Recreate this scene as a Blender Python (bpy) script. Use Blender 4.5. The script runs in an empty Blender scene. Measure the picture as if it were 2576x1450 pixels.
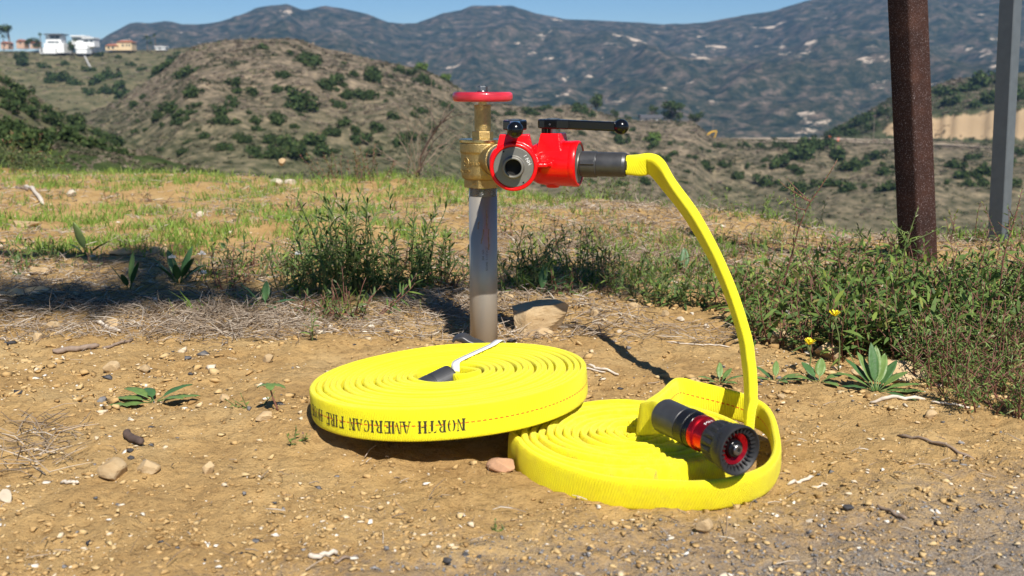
import bpy, bmesh, math, random
import numpy as np
from mathutils import Vector, Matrix

random.seed(7)
RNG = np.random.default_rng(7)
sc = bpy.context.scene
COL = sc.collection
R = math.radians

# ------------------------------------------------------------------ camera
CAM_H = 0.43
PITCH = math.atan(500 / 2650)
cam = bpy.data.cameras.new('camera')
cam.sensor_width = 36.0
cam.lens = 36.0 * 2650 / 2576
cam.clip_start = 0.02
cam.clip_end = 30000
cam.dof.use_dof = True
cam.dof.focus_distance = 1.62
cam.dof.aperture_fstop = 9.0
camo = bpy.data.objects.new('camera', cam)
COL.objects.link(camo)
camo.location = (0, 0, CAM_H)
camo.rotation_euler = (math.pi / 2 - PITCH, 0, 0)
sc.camera = camo

# ------------------------------------------------------------------ light
SUN = Vector((0.29, -0.84, 1.0)).normalized()
world = bpy.data.worlds.new('World')
sc.world = world
world.use_nodes = True
wn = world.node_tree.nodes
sky = wn.new('ShaderNodeTexSky')
sky.sky_type = 'NISHITA'
sky.sun_disc = False
sky.sun_elevation = math.asin(SUN.z)
sky.sun_rotation = math.atan2(SUN.x, SUN.y)
sky.altitude = 1500
sky.air_density = 1.0
sky.dust_density = 0.0
sky.ozone_density = 5.0
bg = wn['Background']
bg.inputs['Strength'].default_value = 0.063
hsv = wn.new('ShaderNodeHueSaturation')
hsv.inputs['Saturation'].default_value = 1.2
world.node_tree.links.new(sky.outputs[0], hsv.inputs['Color'])
world.node_tree.links.new(hsv.outputs[0], bg.inputs['Color'])
sun = bpy.data.lights.new('sun', 'SUN')
sun.energy = 5.0
sun.angle = R(0.53)
sun.color = (1.0, 0.95, 0.87)
suno = bpy.data.objects.new('sun', sun)
COL.objects.link(suno)
suno.location = (3, -1, 6)
suno.rotation_euler = SUN.to_track_quat('Z', 'Y').to_euler()
sc.view_settings.view_transform = 'Standard'
sc.view_settings.look = 'None'
sc.view_settings.exposure = 0.5
sc.view_settings.gamma = 1.0
sc.view_settings.use_curve_mapping = False
sc.cycles.max_bounces = 8
sc.cycles.transparent_max_bounces = 8
sc.cycles.volume_bounces = 0

# ------------------------------------------------------------------ picture measurements -> places in the world
CP, SP = math.cos(PITCH), math.sin(PITCH)


def ray(u, v):
    X, Y = (u - 1288) / 2650, -(v - 725) / 2650
    return Vector((X, CP + SP * Y, -SP + CP * Y))


def gp(u, v, z=0.0):
    d = ray(u, v)
    t = (z - CAM_H) / d.z
    return Vector((d.x * t, d.y * t, z))


def at_y(u, v, y):
    d = ray(u, v)
    t = y / d.y
    return Vector((d.x * t, y, CAM_H + d.z * t))


def at_r(u, v, r):
    d = ray(u, v)
    t = r / math.hypot(d.x, d.y)
    return Vector((d.x * t, d.y * t, CAM_H + d.z * t))


# ------------------------------------------------------------------ noise
def _hash(ix, iy, s):
    n = (ix.astype(np.int64) * 374761393 + iy.astype(np.int64) * 668265263 + s * 974634533) & 0xFFFFFFFF
    n = ((n ^ (n >> 13)) * 1274126177) & 0xFFFFFFFF
    n = ((n ^ (n >> 15)) * 2246822519) & 0xFFFFFFFF
    return ((n ^ (n >> 16)) & 0xFFFFFF) / float(0xFFFFFF)


def vn(x, y, s=0):
    x = np.asarray(x, float); y = np.asarray(y, float)
    ix = np.floor(x); iy = np.floor(y)
    fx = x - ix; fy = y - iy
    fx = fx * fx * fx * (fx * (fx * 6 - 15) + 10); fy = fy * fy * fy * (fy * (fy * 6 - 15) + 10)
    a = _hash(ix, iy, s); b = _hash(ix + 1, iy, s); c = _hash(ix, iy + 1, s); d = _hash(ix + 1, iy + 1, s)
    return (a + (b - a) * fx) * (1 - fy) + (c + (d - c) * fx) * fy


def fbm(x, y, oct=4, s=0, gain=0.5):
    t = 0; a = 1; n = 0
    for i in range(oct):
        t = t + a * (vn(x, y, s + i * 17) * 2 - 1); n += a
        x = np.asarray(x) * 2.03 + 13.7; y = np.asarray(y) * 2.03 + 7.1; a *= gain
    return t / n


def ridged(x, y, oct=4, s=0):
    t = 0; a = 1; n = 0
    for i in range(oct):
        t = t + a * (1 - np.abs(vn(x, y, s + i * 31) * 2 - 1)); n += a
        x = np.asarray(x) * 2.1 + 3.7; y = np.asarray(y) * 2.1 + 9.1; a *= 0.5
    return t / n


def sstep(a, b, x):
    t = np.clip((np.asarray(x, float) - a) / (b - a), 0, 1)
    return t * t * (3 - 2 * t)


# ------------------------------------------------------------------ mesh and object helpers
def finish(name, me, mat, parent, smooth, off):
    if mat is not None:
        for m in (mat if isinstance(mat, (list, tuple)) else [mat]):
            me.materials.append(m)
    if smooth:
        me.polygons.foreach_set('use_smooth', [True] * len(me.polygons))
    me.update()
    o = bpy.data.objects.new(name, me)
    COL.objects.link(o)
    if parent is not None:
        o.parent = parent
    return o


def origin_of(parent):
    z = Vector((0, 0, 0))
    while parent is not None:
        z = z + parent.location
        parent = parent.parent
    return z


def mk(name, V, F, mat=None, parent=None, smooth=False, tint=None, uv=None, mats=None):
    """one mesh object; V world coordinates, stored relative to the parent thing"""
    V = np.asarray(V, float).reshape(-1, 3)
    off = origin_of(parent)
    V = V - np.array(off)
    me = bpy.data.meshes.new(name)
    if isinstance(F, np.ndarray):
        n, k = F.shape
        me.vertices.add(len(V)); me.vertices.foreach_set('co', V.astype(np.float32).ravel())
        me.loops.add(n * k); me.loops.foreach_set('vertex_index', F.astype(np.int32).ravel())
        me.polygons.add(n)
        me.polygons.foreach_set('loop_start', np.arange(0, n * k, k, dtype=np.int32))
        me.update(calc_edges=True)
        me.validate()
    else:
        me.from_pydata([tuple(v) for v in V], [], [tuple(f) for f in F])
    if tint is not None:
        at = me.attributes.new('tint', 'FLOAT', 'POINT')
        at.data.foreach_set('value', np.asarray(tint, np.float32))
    if uv is not None:
        l = me.uv_layers.new(name='UVMap')
        li = np.empty(len(me.loops), np.int32); me.loops.foreach_get('vertex_index', li)
        l.data.foreach_set('uv', np.asarray(uv, np.float32)[li].ravel())
    o = finish(name, me, mat, parent, smooth, off)
    if mats is not None:
        o.data.polygons.foreach_set('material_index', mats)
    return o


def tag(o, label=None, cat=None, group=None, kind=None):
    if label: o['label'] = label
    if cat: o['category'] = cat
    if group: o['group'] = group
    if kind: o['kind'] = kind
    return o


def thing(name, label, cat, loc, group=None):
    o = bpy.data.objects.new(name, None)
    COL.objects.link(o)
    o.empty_display_size = 0.02
    o.location = loc
    return tag(o, label, cat, group)


def join(parts):
    V = []; F = []; n = 0
    for v, f in parts:
        v = np.asarray(v, float).reshape(-1, 3)
        V.append(v)
        F += [tuple(i + n for i in q) for q in f]
        n += len(v)
    return np.vstack(V), F


def basis(d, up=(0, 0, 1)):
    d = Vector(d).normalized(); up = Vector(up)
    if abs(d.dot(up)) > 0.98: up = Vector((0, 1, 0))
    x = up.cross(d).normalized(); y = d.cross(x)
    return np.array([x, y, d])     # rows: local x, y, z(axis)


def lathe(prof, n=48, origin=(0, 0, 0), axis=(0, 0, 1), close=False, rot=0.0):
    """prof: list of (radius, height along axis)"""
    B = basis(axis); o = np.array(origin, float)
    a = np.linspace(0, 2 * np.pi, n, endpoint=False) + rot
    V = []
    for r, h in prof:
        V.append(np.outer(np.cos(a) * r, B[0]) + np.outer(np.sin(a) * r, B[1]) + B[2] * h + o)
    V = np.vstack(V); F = []
    m = len(prof)
    for i in range(m - 1):
        for j in range(n):
            k = (j + 1) % n
            F.append((i * n + j, i * n + k, (i + 1) * n + k, (i + 1) * n + j))
    if close:
        for j in range(n):
            k = (j + 1) % n
            F.append(((m - 1) * n + j, (m - 1) * n + k, k, j))
    else:
        if prof[0][0] > 1e-6: F.append(tuple(range(n - 1, -1, -1)))
        if prof[-1][0] > 1e-6: F.append(tuple((m - 1) * n + j for j in range(n)))
    return V, F


def sphere(c, r, n=24, m=16, sc3=(1, 1, 1)):
    prof = [(math.sin(math.pi * i / m) * r + (1e-7 if i in (0, m) else 0), -math.cos(math.pi * i / m) * r) for i in range(m + 1)]
    V, F = lathe(prof, n, (0, 0, 0))
    return V * np.array(sc3) + np.array(c, float), F


def boxv(lo, hi):
    x0, y0, z0 = lo; x1, y1, z1 = hi
    V = [(x0, y0, z0), (x1, y0, z0), (x1, y1, z0), (x0, y1, z0), (x0, y0, z1), (x1, y0, z1), (x1, y1, z1), (x0, y1, z1)]
    F = [(0, 3, 2, 1), (4, 5, 6, 7), (0, 1, 5, 4), (1, 2, 6, 5), (2, 3, 7, 6), (3, 0, 4, 7)]
    return np.array(V, float), F


def prism(poly, z0, z1, top_scale=1.0):
    n = len(poly); c = np.mean(np.array(poly), 0)
    V = [(p[0], p[1], z0) for p in poly] + [(c[0] + (p[0] - c[0]) * top_scale, c[1] + (p[1] - c[1]) * top_scale, z1) for p in poly]
    F = [tuple(range(n - 1, -1, -1)), tuple(range(n, 2 * n))] + [(i, (i + 1) % n, n + (i + 1) % n, n + i) for i in range(n)]
    return np.array(V, float), F


def tube(P, rad, n=8, cap=True):
    P = np.asarray(P, float); m = len(P)
    rad = np.broadcast_to(np.asarray(rad, float), (m,))
    T = np.gradient(P, axis=0); T /= np.linalg.norm(T, axis=1)[:, None] + 1e-12
    ref = np.array((0.31, 0.17, 0.93))
    V = []
    a = np.linspace(0, 2 * np.pi, n, endpoint=False)
    x = np.cross(ref, T[0]); x /= np.linalg.norm(x)
    for i in range(m):
        x = x - T[i] * x.dot(T[i]); x /= np.linalg.norm(x) + 1e-12
        y = np.cross(T[i], x)
        V.append(P[i] + rad[i] * (np.outer(np.cos(a), x) + np.outer(np.sin(a), y)))
    V = np.vstack(V)
    F = [(i * n + j, i * n + (j + 1) % n, (i + 1) * n + (j + 1) % n, (i + 1) * n + j) for i in range(m - 1) for j in range(n)]
    if cap: F += [tuple(range(n - 1, -1, -1)), tuple((m - 1) * n + j for j in range(n))]
    return V, F


def spline(P, n):
    """Catmull-Rom through points, n samples"""
    P = np.asarray(P, float)
    Q = np.vstack([2 * P[0] - P[1], P, 2 * P[-1] - P[-2]])
    t = np.linspace(0, len(P) - 1 - 1e-9, n)
    i = np.floor(t).astype(int); f = (t - i)[:, None]
    p0, p1, p2, p3 = Q[i], Q[i + 1], Q[i + 2], Q[i + 3]
    return 0.5 * (2 * p1 + (p2 - p0) * f + (2 * p0 - 5 * p1 + 4 * p2 - p3) * f ** 2 + (3 * p1 - p0 - 3 * p2 + p3) * f ** 3)


def xf(V, M):
    V = np.asarray(V, float)
    M = np.array(M)
    return V @ M[:3, :3].T + M[:3, 3]


def bevel(o, w, seg=2):
    m = o.modifiers.new('bevel', 'BEVEL'); m.width = w; m.segments = seg; m.limit_method = 'ANGLE'; m.angle_limit = R(35)
    return o


def remeshed(name, parts, voxel, smooth_it, mat, parent):
    V, F = join(parts)
    me = bpy.data.meshes.new('tmp'); me.from_pydata([tuple(v) for v in V], [], F); me.update()
    o = bpy.data.objects.new('tmp', me); COL.objects.link(o)
    m = o.modifiers.new('r', 'REMESH'); m.mode = 'VOXEL'; m.voxel_size = voxel
    s = o.modifiers.new('s', 'SMOOTH'); s.iterations = smooth_it; s.factor = 0.5
    dg = bpy.context.evaluated_depsgraph_get()
    me2 = bpy.data.meshes.new_from_object(o.evaluated_get(dg))
    bpy.data.objects.remove(o)
    n = len(me2.vertices)
    co = np.empty(n * 3, np.float32); me2.vertices.foreach_get('co', co)
    co = co.reshape(-1, 3) - np.array(origin_of(parent))
    me2.vertices.foreach_set('co', co.ravel())
    me2.materials.clear()
    me2.name = name
    return finish(name, me2, mat, parent, True, None)


def text_geo(body, size, extrude=0.0, shear=0.0):
    cu = bpy.data.curves.new('t', 'FONT')
    cu.body = body; cu.size = size; cu.extrude = extrude; cu.align_x = 'CENTER'; cu.align_y = 'CENTER'
    cu.resolution_u = 3; cu.shear = shear
    o = bpy.data.objects.new('t', cu); COL.objects.link(o)
    dg = bpy.context.evaluated_depsgraph_get(); dg.update()
    me = bpy.data.meshes.new_from_object(o.evaluated_get(dg))
    V = np.array([v.co[:] for v in me.vertices]); F = [tuple(p.vertices) for p in me.polygons]
    bpy.data.objects.remove(o); bpy.data.curves.remove(cu); bpy.data.meshes.remove(me)
    return V, F


def copy_tree(o, loc, parent=None, scale=None, rotz=None):
    c = o.copy(); COL.objects.link(c); c.parent = parent
    if loc is not None: c.location = loc
    if scale is not None: c.scale = scale
    if rotz is not None: c.rotation_euler = (0, 0, rotz)
    for ch in list(o.children): copy_tree(ch, None, c)
    return c


# ------------------------------------------------------------------ materials
def nodes_of(name):
    m = bpy.data.materials.new(name); m.use_nodes = True
    nt = m.node_tree
    return m, nt, nt.nodes['Principled BSDF'], nt.nodes['Material Output']


def N(nt, t, **kw):
    n = nt.nodes.new(t)
    for k, v in kw.items():
        if hasattr(n, k): setattr(n, k, v)
        else: n.inputs[k].default_value = v
    return n


def L(nt, a, b): nt.links.new(a, b)


def ramp(nt, fac, stops, interp='LINEAR'):
    r = N(nt, 'ShaderNodeValToRGB'); r.color_ramp.interpolation = interp
    e = r.color_ramp.elements
    while len(e) < len(stops): e.new(0.5)
    for el, (p, c) in zip(e, stops):
        el.position = p; el.color = (c[0], c[1], c[2], 1)
    L(nt, fac, r.inputs['Fac'])
    return r.outputs['Color']


def noise_tex(nt, scale, detail=4, rough=0.55, coord='Object', vec=None, stretch=None):
    n = N(nt, 'ShaderNodeTexNoise'); n.inputs['Scale'].default_value = scale
    n.inputs['Detail'].default_value = detail; n.inputs['Roughness'].default_value = rough
    if vec is None:
        tc = N(nt, 'ShaderNodeTexCoord'); vec = tc.outputs[coord]
    if stretch:
        mp = N(nt, 'ShaderNodeMapping'); mp.inputs['Scale'].default_value = stretch
        L(nt, vec, mp.inputs['Vector']); vec = mp.outputs[0]
    L(nt, vec, n.inputs['Vector'])
    return n.outputs['Fac']


def add_bump(nt, bsdf, h, strength=0.3, dist=0.001):
    b = N(nt, 'ShaderNodeBump'); b.inputs['Strength'].default_value = strength; b.inputs['Distance'].default_value = dist
    L(nt, h, b.inputs['Height']); L(nt, b.outputs[0], bsdf.inputs['Normal'])


def plain(name, col, rough=0.5, metal=0.0, var=0.12, nscale=60, bump=0.0, bscale=400, bdist=0.0005, coat=0.0, spec=0.5, stretch=None, rvar=0.1):
    m, nt, b, out = nodes_of(name)
    c = np.array(col)
    f = noise_tex(nt, nscale, 5, 0.6, stretch=stretch)
    L(nt, ramp(nt, f, [(0.25, c * (1 - var)), (0.5, c), (0.78, np.minimum(c * (1 + var), 1))]), b.inputs['Base Color'])
    b.inputs['Metallic'].default_value = metal
    rr = N(nt, 'ShaderNodeMapRange'); rr.inputs['To Min'].default_value = max(rough - rvar, 0.02); rr.inputs['To Max'].default_value = min(rough + rvar, 1)
    L(nt, f, rr.inputs['Value']); L(nt, rr.outputs[0], b.inputs['Roughness'])
    b.inputs['Coat Weight'].default_value = coat; b.inputs['Coat Roughness'].default_value = 0.08
    b.inputs['Specular IOR Level'].default_value = spec
    if bump: add_bump(nt, b, noise_tex(nt, bscale, 3, 0.6), bump, bdist)
    return m


def tint_mat(name, stops, rough=0.7, interp='LINEAR', transl=0.0, bump=0.0, bscale=300, bdist=0.0005, vary=0.0, vscale=300, spec=0.3):
    m, nt, b, out = nodes_of(name)
    at = N(nt, 'ShaderNodeAttribute'); at.attribute_name = 'tint'
    col = ramp(nt, at.outputs['Fac'], stops, interp)
    if vary:
        nf = noise_tex(nt, vscale, 4, 0.65)
        mr = N(nt, 'ShaderNodeMapRange'); mr.inputs['From Min'].default_value = 0.25; mr.inputs['From Max'].default_value = 0.75
        mr.inputs['To Min'].default_value = 1 - vary; mr.inputs['To Max'].default_value = 1 + vary
        L(nt, nf, mr.inputs['Value'])
        mx = N(nt, 'ShaderNodeVectorMath'); mx.operation = 'SCALE'
        L(nt, col, mx.inputs[0]); L(nt, mr.outputs[0], mx.inputs['Scale']); col = mx.outputs[0]
    L(nt, col, b.inputs['Base Color'])
    b.inputs['Roughness'].default_value = rough; b.inputs['Specular IOR Level'].default_value = spec
    if bump: add_bump(nt, b, noise_tex(nt, bscale, 3, 0.6), bump, bdist)
    if transl:
        t = N(nt, 'ShaderNodeBsdfTranslucent'); L(nt, col, t.inputs['Color'])
        ms = N(nt, 'ShaderNodeMixShader'); ms.inputs[0].default_value = transl
        L(nt, b.outputs[0], ms.inputs[1]); L(nt, t.outputs[0], ms.inputs[2]); L(nt, ms.outputs[0], out.inputs['Surface'])
    return m


M = {}
# soil: tan dirt with darker damp crumbs, pale dust and grey asphalt grit near the road edge
m, nt, b, out = nodes_of('soil')
f1 = noise_tex(nt, 5, 6, 0.65)
f2 = noise_tex(nt, 90, 5, 0.7)
f3 = noise_tex(nt, 420, 3, 0.7)
c1 = ramp(nt, f1, [(0.28, (0.34, 0.205, 0.080)), (0.5, (0.455, 0.294, 0.122)), (0.72, (0.53, 0.368, 0.170))])
c2 = ramp(nt, f2, [(0.30, (0.50, 0.45, 0.40)), (0.48, (1, 1, 1)), (0.75, (1.12, 1.10, 1.06))])
mx = N(nt, 'ShaderNodeMix', data_type='RGBA', blend_type='MULTIPLY'); mx.inputs['Factor'].default_value = 0.8
L(nt, c1, mx.inputs['A']); L(nt, c2, mx.inputs['B'])
tc = N(nt, 'ShaderNodeTexCoord'); sx = N(nt, 'ShaderNodeSeparateXYZ'); L(nt, tc.outputs['Object'], sx.inputs[0])
ad = N(nt, 'ShaderNodeMath', operation='MULTIPLY_ADD'); ad.inputs[1].default_value = -0.35   # road edge runs off to the lower right
L(nt, sx.outputs['X'], ad.inputs[0]); L(nt, sx.outputs['Y'], ad.inputs[2])
ad2 = N(nt, 'ShaderNodeMath', operation='MULTIPLY_ADD'); ad2.inputs[1].default_value = 0.5
L(nt, f2, ad2.inputs[0]); L(nt, ad.outputs[0], ad2.inputs[2])
mr = N(nt, 'ShaderNodeMapRange'); mr.inputs['From Min'].default_value = 1.25; mr.inputs['From Max'].default_value = 1.0
mr.inputs['To Min'].default_value = 0.0; mr.inputs['To Max'].default_value = 0.8
L(nt, ad2.outputs[0], mr.inputs['Value'])
c3 = ramp(nt, f3, [(0.35, (0.10, 0.10, 0.11)), (0.55, (0.24, 0.22, 0.20)), (0.72, (0.46, 0.41, 0.34))])
mg = N(nt, 'ShaderNodeMix', data_type='RGBA'); L(nt, mr.outputs[0], mg.inputs['Factor'])
L(nt, mx.outputs['Result'], mg.inputs['A']); L(nt, c3, mg.inputs['B'])
L(nt, mg.outputs['Result'], b.inputs['Base Color'])
b.inputs['Roughness'].default_value = 0.95; b.inputs['Specular IOR Level'].default_value = 0.15
hs = N(nt, 'ShaderNodeMath', operation='MULTIPLY_ADD'); hs.inputs[1].default_value = 0.4
L(nt, f3, hs.inputs[0]); L(nt, f2, hs.inputs[2])
add_bump(nt, b, hs.outputs[0], 1.0, 0.007)
M['soil'] = m

# woven yellow hose jacket with the woven-in red tracer thread
m, nt, b, out = nodes_of('hose_jacket')
uvn = N(nt, 'ShaderNodeUVMap'); sx = N(nt, 'ShaderNodeSeparateXYZ'); L(nt, uvn.outputs[0], sx.inputs[0])
U, Vv = sx.outputs['X'], sx.outputs['Y']


def mth(op, a, bb=None, c=None):
    n = N(nt, 'ShaderNodeMath', operation=op)
    for i, q in enumerate((a, bb, c)):
        if q is None: continue
        if isinstance(q, (int, float)): n.inputs[i].default_value = q
        else: L(nt, q, n.inputs[i])
    return n.outputs[0]


tr = mth('MULTIPLY', mth('LESS_THAN', mth('ABSOLUTE', Vv), 0.042), mth('LESS_THAN', mth('FRACT', mth('MULTIPLY', U, 150.0)), 0.62))
diag = mth('ADD', mth('MULTIPLY', U, 900.0), mth('MULTIPLY', Vv, 22.0))
wv = mth('MULTIPLY', mth('SINE', mth('MULTIPLY', diag, 2.2)), mth('SINE', mth('MULTIPLY', Vv, 60.0)))
dirt = noise_tex(nt, 26, 5, 0.65)
base = ramp(nt, dirt, [(0.30, (0.90, 0.77, 0.010)), (0.55, (0.95, 0.87, 0.014)), (0.8, (0.96, 0.90, 0.018))])
at = N(nt, 'ShaderNodeAttribute'); at.attribute_name = 'tint'
grime = ramp(nt, noise_tex(nt, 70, 5, 0.7), [(0.45, (0.94, 0.84, 0.014)), (0.68, (0.72, 0.56, 0.05))])
mg = N(nt, 'ShaderNodeMix', data_type='RGBA'); L(nt, at.outputs['Fac'], mg.inputs['Factor']); L(nt, base, mg.inputs['A']); L(nt, grime, mg.inputs['B'])
wm = N(nt, 'ShaderNodeMapRange'); wm.inputs['From Min'].default_value = -1; wm.inputs['To Min'].default_value = 0.84; wm.inputs['To Max'].default_value = 1.04
L(nt, wv, wm.inputs['Value'])
wsc = N(nt, 'ShaderNodeVectorMath', operation='SCALE'); L(nt, mg.outputs['Result'], wsc.inputs[0]); L(nt, wm.outputs[0], wsc.inputs['Scale'])
mt = N(nt, 'ShaderNodeMix', data_type='RGBA'); L(nt, tr, mt.inputs['Factor']); L(nt, wsc.outputs[0], mt.inputs['A'])
mt.inputs['B'].default_value = (0.72, 0.13, 0.01, 1)
L(nt, mt.outputs['Result'], b.inputs['Base Color'])
b.inputs['Roughness'].default_value = 0.75; b.inputs['Specular IOR Level'].default_value = 0.2
b.inputs['Sheen Weight'].default_value = 0.1
add_bump(nt, b, wv, 0.5, 0.0009)
M['hose'] = m

M['brass'] = plain('cast_brass', (0.47, 0.35, 0.15), 0.46, 1.0, 0.20, 260, 0.8, 700, 0.0010)
M['brass_turned'] = plain('turned_brass', (0.62, 0.47, 0.22), 0.28, 1.0, 0.08, 45)
M['red'] = plain('red_powder_coat', (0.72, 0.002, 0.004), 0.30, 0.0, 0.04, 30, 0.10, 160, 0.0008, coat=0.2, spec=0.35)
M['wheel_red'] = plain('red_wheel_paint', (0.72, 0.035, 0.055), 0.34, 0.0, 0.06, 40, 0.5, 90, 0.0016, coat=0.3)
M['black_gloss'] = plain('black_enamel', (0.004, 0.004, 0.0045), 0.2, 0.0, 0.1, 40, 0.08, 120, 0.0006, spec=0.4, coat=0.15)
M['black_void'] = plain('bore_black', (0.004, 0.004, 0.004), 0.8)
M['hardcoat'] = plain('grey_hardcoat_aluminium', (0.205, 0.195, 0.170), 0.50, 0.55, 0.08, 70, 0.1, 300, 0.0003)
M['coupling'] = plain('grey_anodised_coupling', (0.078, 0.078, 0.080), 0.42, 0.55, 0.22, 55, 0.12, 260, 0.0004)
M['lug_edge'] = plain('bare_aluminium_edge', (0.34, 0.33, 0.31), 0.4, 0.8, 0.15, 120)
M['steel'] = plain('galvanised_pipe_steel', (0.40, 0.37, 0.32), 0.42, 0.5, 0.10, 24, 0.12, 220, 0.0004, stretch=(1, 1, 0.25))
M['thread'] = plain('pipe_thread_steel', (0.5, 0.5, 0.5), 0.28, 1.0, 0.1, 100)
M['bolt'] = plain('bright_bolt_steel', (0.33, 0.33, 0.33), 0.32, 1.0, 0.1, 100)
M['rubber'] = plain('black_rubber', (0.018, 0.018, 0.019), 0.55, 0.0, 0.2, 80, 0.15, 500, 0.0003)
M['knurl'] = plain('black_anodised_ring', (0.012, 0.012, 0.013), 0.35, 0.3, 0.1, 80, 0.5, 1400, 0.0006)
M['red_anod'] = plain('red_anodised', (0.62, 0.012, 0.022), 0.22, 0.85, 0.05, 60)
M['white_print'] = plain('white_print', (0.75, 0.75, 0.73), 0.7)
M['black_ink'] = plain('black_stencil_ink', (0.030, 0.026, 0.012), 0.85, var=0.5, nscale=500)
M['grey_ink'] = plain('grey_print', (0.10, 0.095, 0.085), 0.8)
M['strap'] = plain('white_strap', (0.80, 0.78, 0.76), 0.45, var=0.05)
M['stain'] = plain('rust_stain', (0.22, 0.15, 0.09), 0.8, var=0.3, nscale=300)
# rusty post with pale flecks
m, nt, b, out = nodes_of('rusted_steel')
f = noise_tex(nt, 14, 6, 0.7)
c1 = ramp(nt, f, [(0.3, (0.018, 0.007, 0.005)), (0.55, (0.036, 0.0135, 0.0085)), (0.78, (0.070, 0.028, 0.016))])
fl = ramp(nt, noise_tex(nt, 420, 2, 0.5), [(0.58, (0, 0, 0)), (0.70, (0.8, 0.8, 0.8))])
mg = N(nt, 'ShaderNodeMix', data_type='RGBA'); L(nt, fl, mg.inputs['Factor']); L(nt, c1, mg.inputs['A']); mg.inputs['B'].default_value = (0.20, 0.16, 0.155, 1)
L(nt, mg.outputs['Result'], b.inputs['Base Color']); b.inputs['Roughness'].default_value = 0.8; b.inputs['Specular IOR Level'].default_value = 0.25
add_bump(nt, b, noise_tex(nt, 160, 4, 0.6), 0.4, 0.001)
M['rust'] = m
M['galv'] = plain('galvanised_post', (0.10, 0.115, 0.125), 0.45, 0.1, 0.14, 40, 0.15, 200, 0.0005)
M['sandstone'] = None
m, nt, b, out = nodes_of('sandstone')
f = noise_tex(nt, 20, 6, 0.65, stretch=(1, 1, 2.2)); g = noise_tex(nt, 240, 4, 0.7)
oi = N(nt, 'ShaderNodeObjectInfo')
c1 = ramp(nt, f, [(0.28, (0.34, 0.22, 0.105)), (0.5, (0.47, 0.34, 0.19)), (0.75, (0.56, 0.44, 0.28))])
sc_ = N(nt, 'ShaderNodeMapRange'); sc_.inputs['To Min'].default_value = 0.8; sc_.inputs['To Max'].default_value = 1.12; L(nt, oi.outputs['Random'], sc_.inputs['Value'])
vm = N(nt, 'ShaderNodeVectorMath', operation='SCALE'); L(nt, c1, vm.inputs[0]); L(nt, sc_.outputs[0], vm.inputs['Scale'])
L(nt, vm.outputs[0], b.inputs['Base Color']); b.inputs['Roughness'].default_value = 0.93; b.inputs['Specular IOR Level'].default_value = 0.15
add_bump(nt, b, g, 0.6, 0.002)
M['sandstone'] = m
M['white_rock'] = plain('white_rock', (0.50, 0.43, 0.33), 0.9, var=0.2, nscale=60, bump=0.5, bscale=200, bdist=0.002)
M['black_rock'] = plain('asphalt_lump', (0.05, 0.048, 0.05), 0.9, var=0.4, nscale=90, bump=0.6, bscale=250, bdist=0.002)
M['brick'] = plain('broken_brick', (0.42, 0.24, 0.14), 0.92, var=0.2, nscale=40, bump=0.5, bscale=200, bdist=0.002)
M['gravel'] = tint_mat('gravel', [(0.0, (0.30, 0.185, 0.075)), (0.40, (0.47, 0.31, 0.135)), (0.66, (0.55, 0.40, 0.20)), (0.80, (0.62, 0.53, 0.40)),
                                  (0.875, (0.72, 0.68, 0.60)), (0.885, (0.27, 0.255, 0.245)), (0.93, (0.15, 0.145, 0.145)), (1.0, (0.035, 0.035, 0.04))], 0.93, vary=0.18, vscale=260, bump=0.4, bscale=500, bdist=0.001, spec=0.15)
M['litter'] = tint_mat('dry_litter', [(0.0, (0.10, 0.070, 0.045)), (0.35, (0.26, 0.195, 0.135)), (0.7, (0.42, 0.34, 0.26)), (1.0, (0.62, 0.55, 0.45))], 0.9, spec=0.15)
M['grass'] = tint_mat('grass', [(0.0, (0.095, 0.17, 0.025)), (0.45, (0.19, 0.31, 0.045)), (0.75, (0.30, 0.39, 0.075)), (1.0, (0.48, 0.42, 0.20))], 0.6, transl=0.35)
M['leaf'] = tint_mat('narrow_leaf', [(0.0, (0.045, 0.085, 0.026)), (0.45, (0.100, 0.165, 0.042)), (0.75, (0.18, 0.255, 0.055)), (0.88, (0.27, 0.32, 0.06)), (1.0, (0.18, 0.10, 0.07))], 0.55, transl=0.25, spec=0.22)
M['spine_leaf'] = tint_mat('spiny_leaf', [(0.0, (0.06, 0.11, 0.028)), (0.5, (0.13, 0.21, 0.048)), (0.85, (0.25, 0.32, 0.09)), (1.0, (0.42, 0.42, 0.26))], 0.55, transl=0.2)
M['red_leaf'] = tint_mat('reddish_leaf', [(0.0, (0.055, 0.095, 0.030)), (0.45, (0.11, 0.15, 0.045)), (0.75, (0.20, 0.10, 0.06)), (1.0, (0.26, 0.09, 0.07))], 0.55, transl=0.2)
M['stem_red'] = plain('red_stem', (0.17, 0.070, 0.048), 0.6, var=0.35, nscale=60)
M['stem_green'] = plain('green_stem', (0.13, 0.16, 0.05), 0.6, var=0.3, nscale=60)
M['twig'] = plain('dead_twig', (0.24, 0.175, 0.13), 0.85, var=0.35, nscale=120, bump=0.4, bscale=400)
M['twig_dark'] = plain('dark_twig', (0.085, 0.055, 0.042), 0.85, var=0.35, nscale=120)
M['wood_pale'] = plain('bleached_wood', (0.56, 0.49, 0.40), 0.85, var=0.3, nscale=150, stretch=(1, 1, 1))
M['broad'] = plain('broad_leaf', (0.125, 0.20, 0.048), 0.5, var=0.22, nscale=90, bump=0.4, bscale=160, bdist=0.002)
M['broad_dark'] = plain('broad_leaf_dark', (0.055, 0.125, 0.035), 0.5, var=0.22, nscale=90, bump=0.4, bscale=160, bdist=0.002)
M['broad_pale'] = plain('broad_leaf_pale', (0.26, 0.36, 0.12), 0.55, var=0.15, nscale=90)
M['dead_leaf'] = plain('dead_leaf', (0.56, 0.40, 0.20), 0.7, var=0.15, nscale=60)
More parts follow.
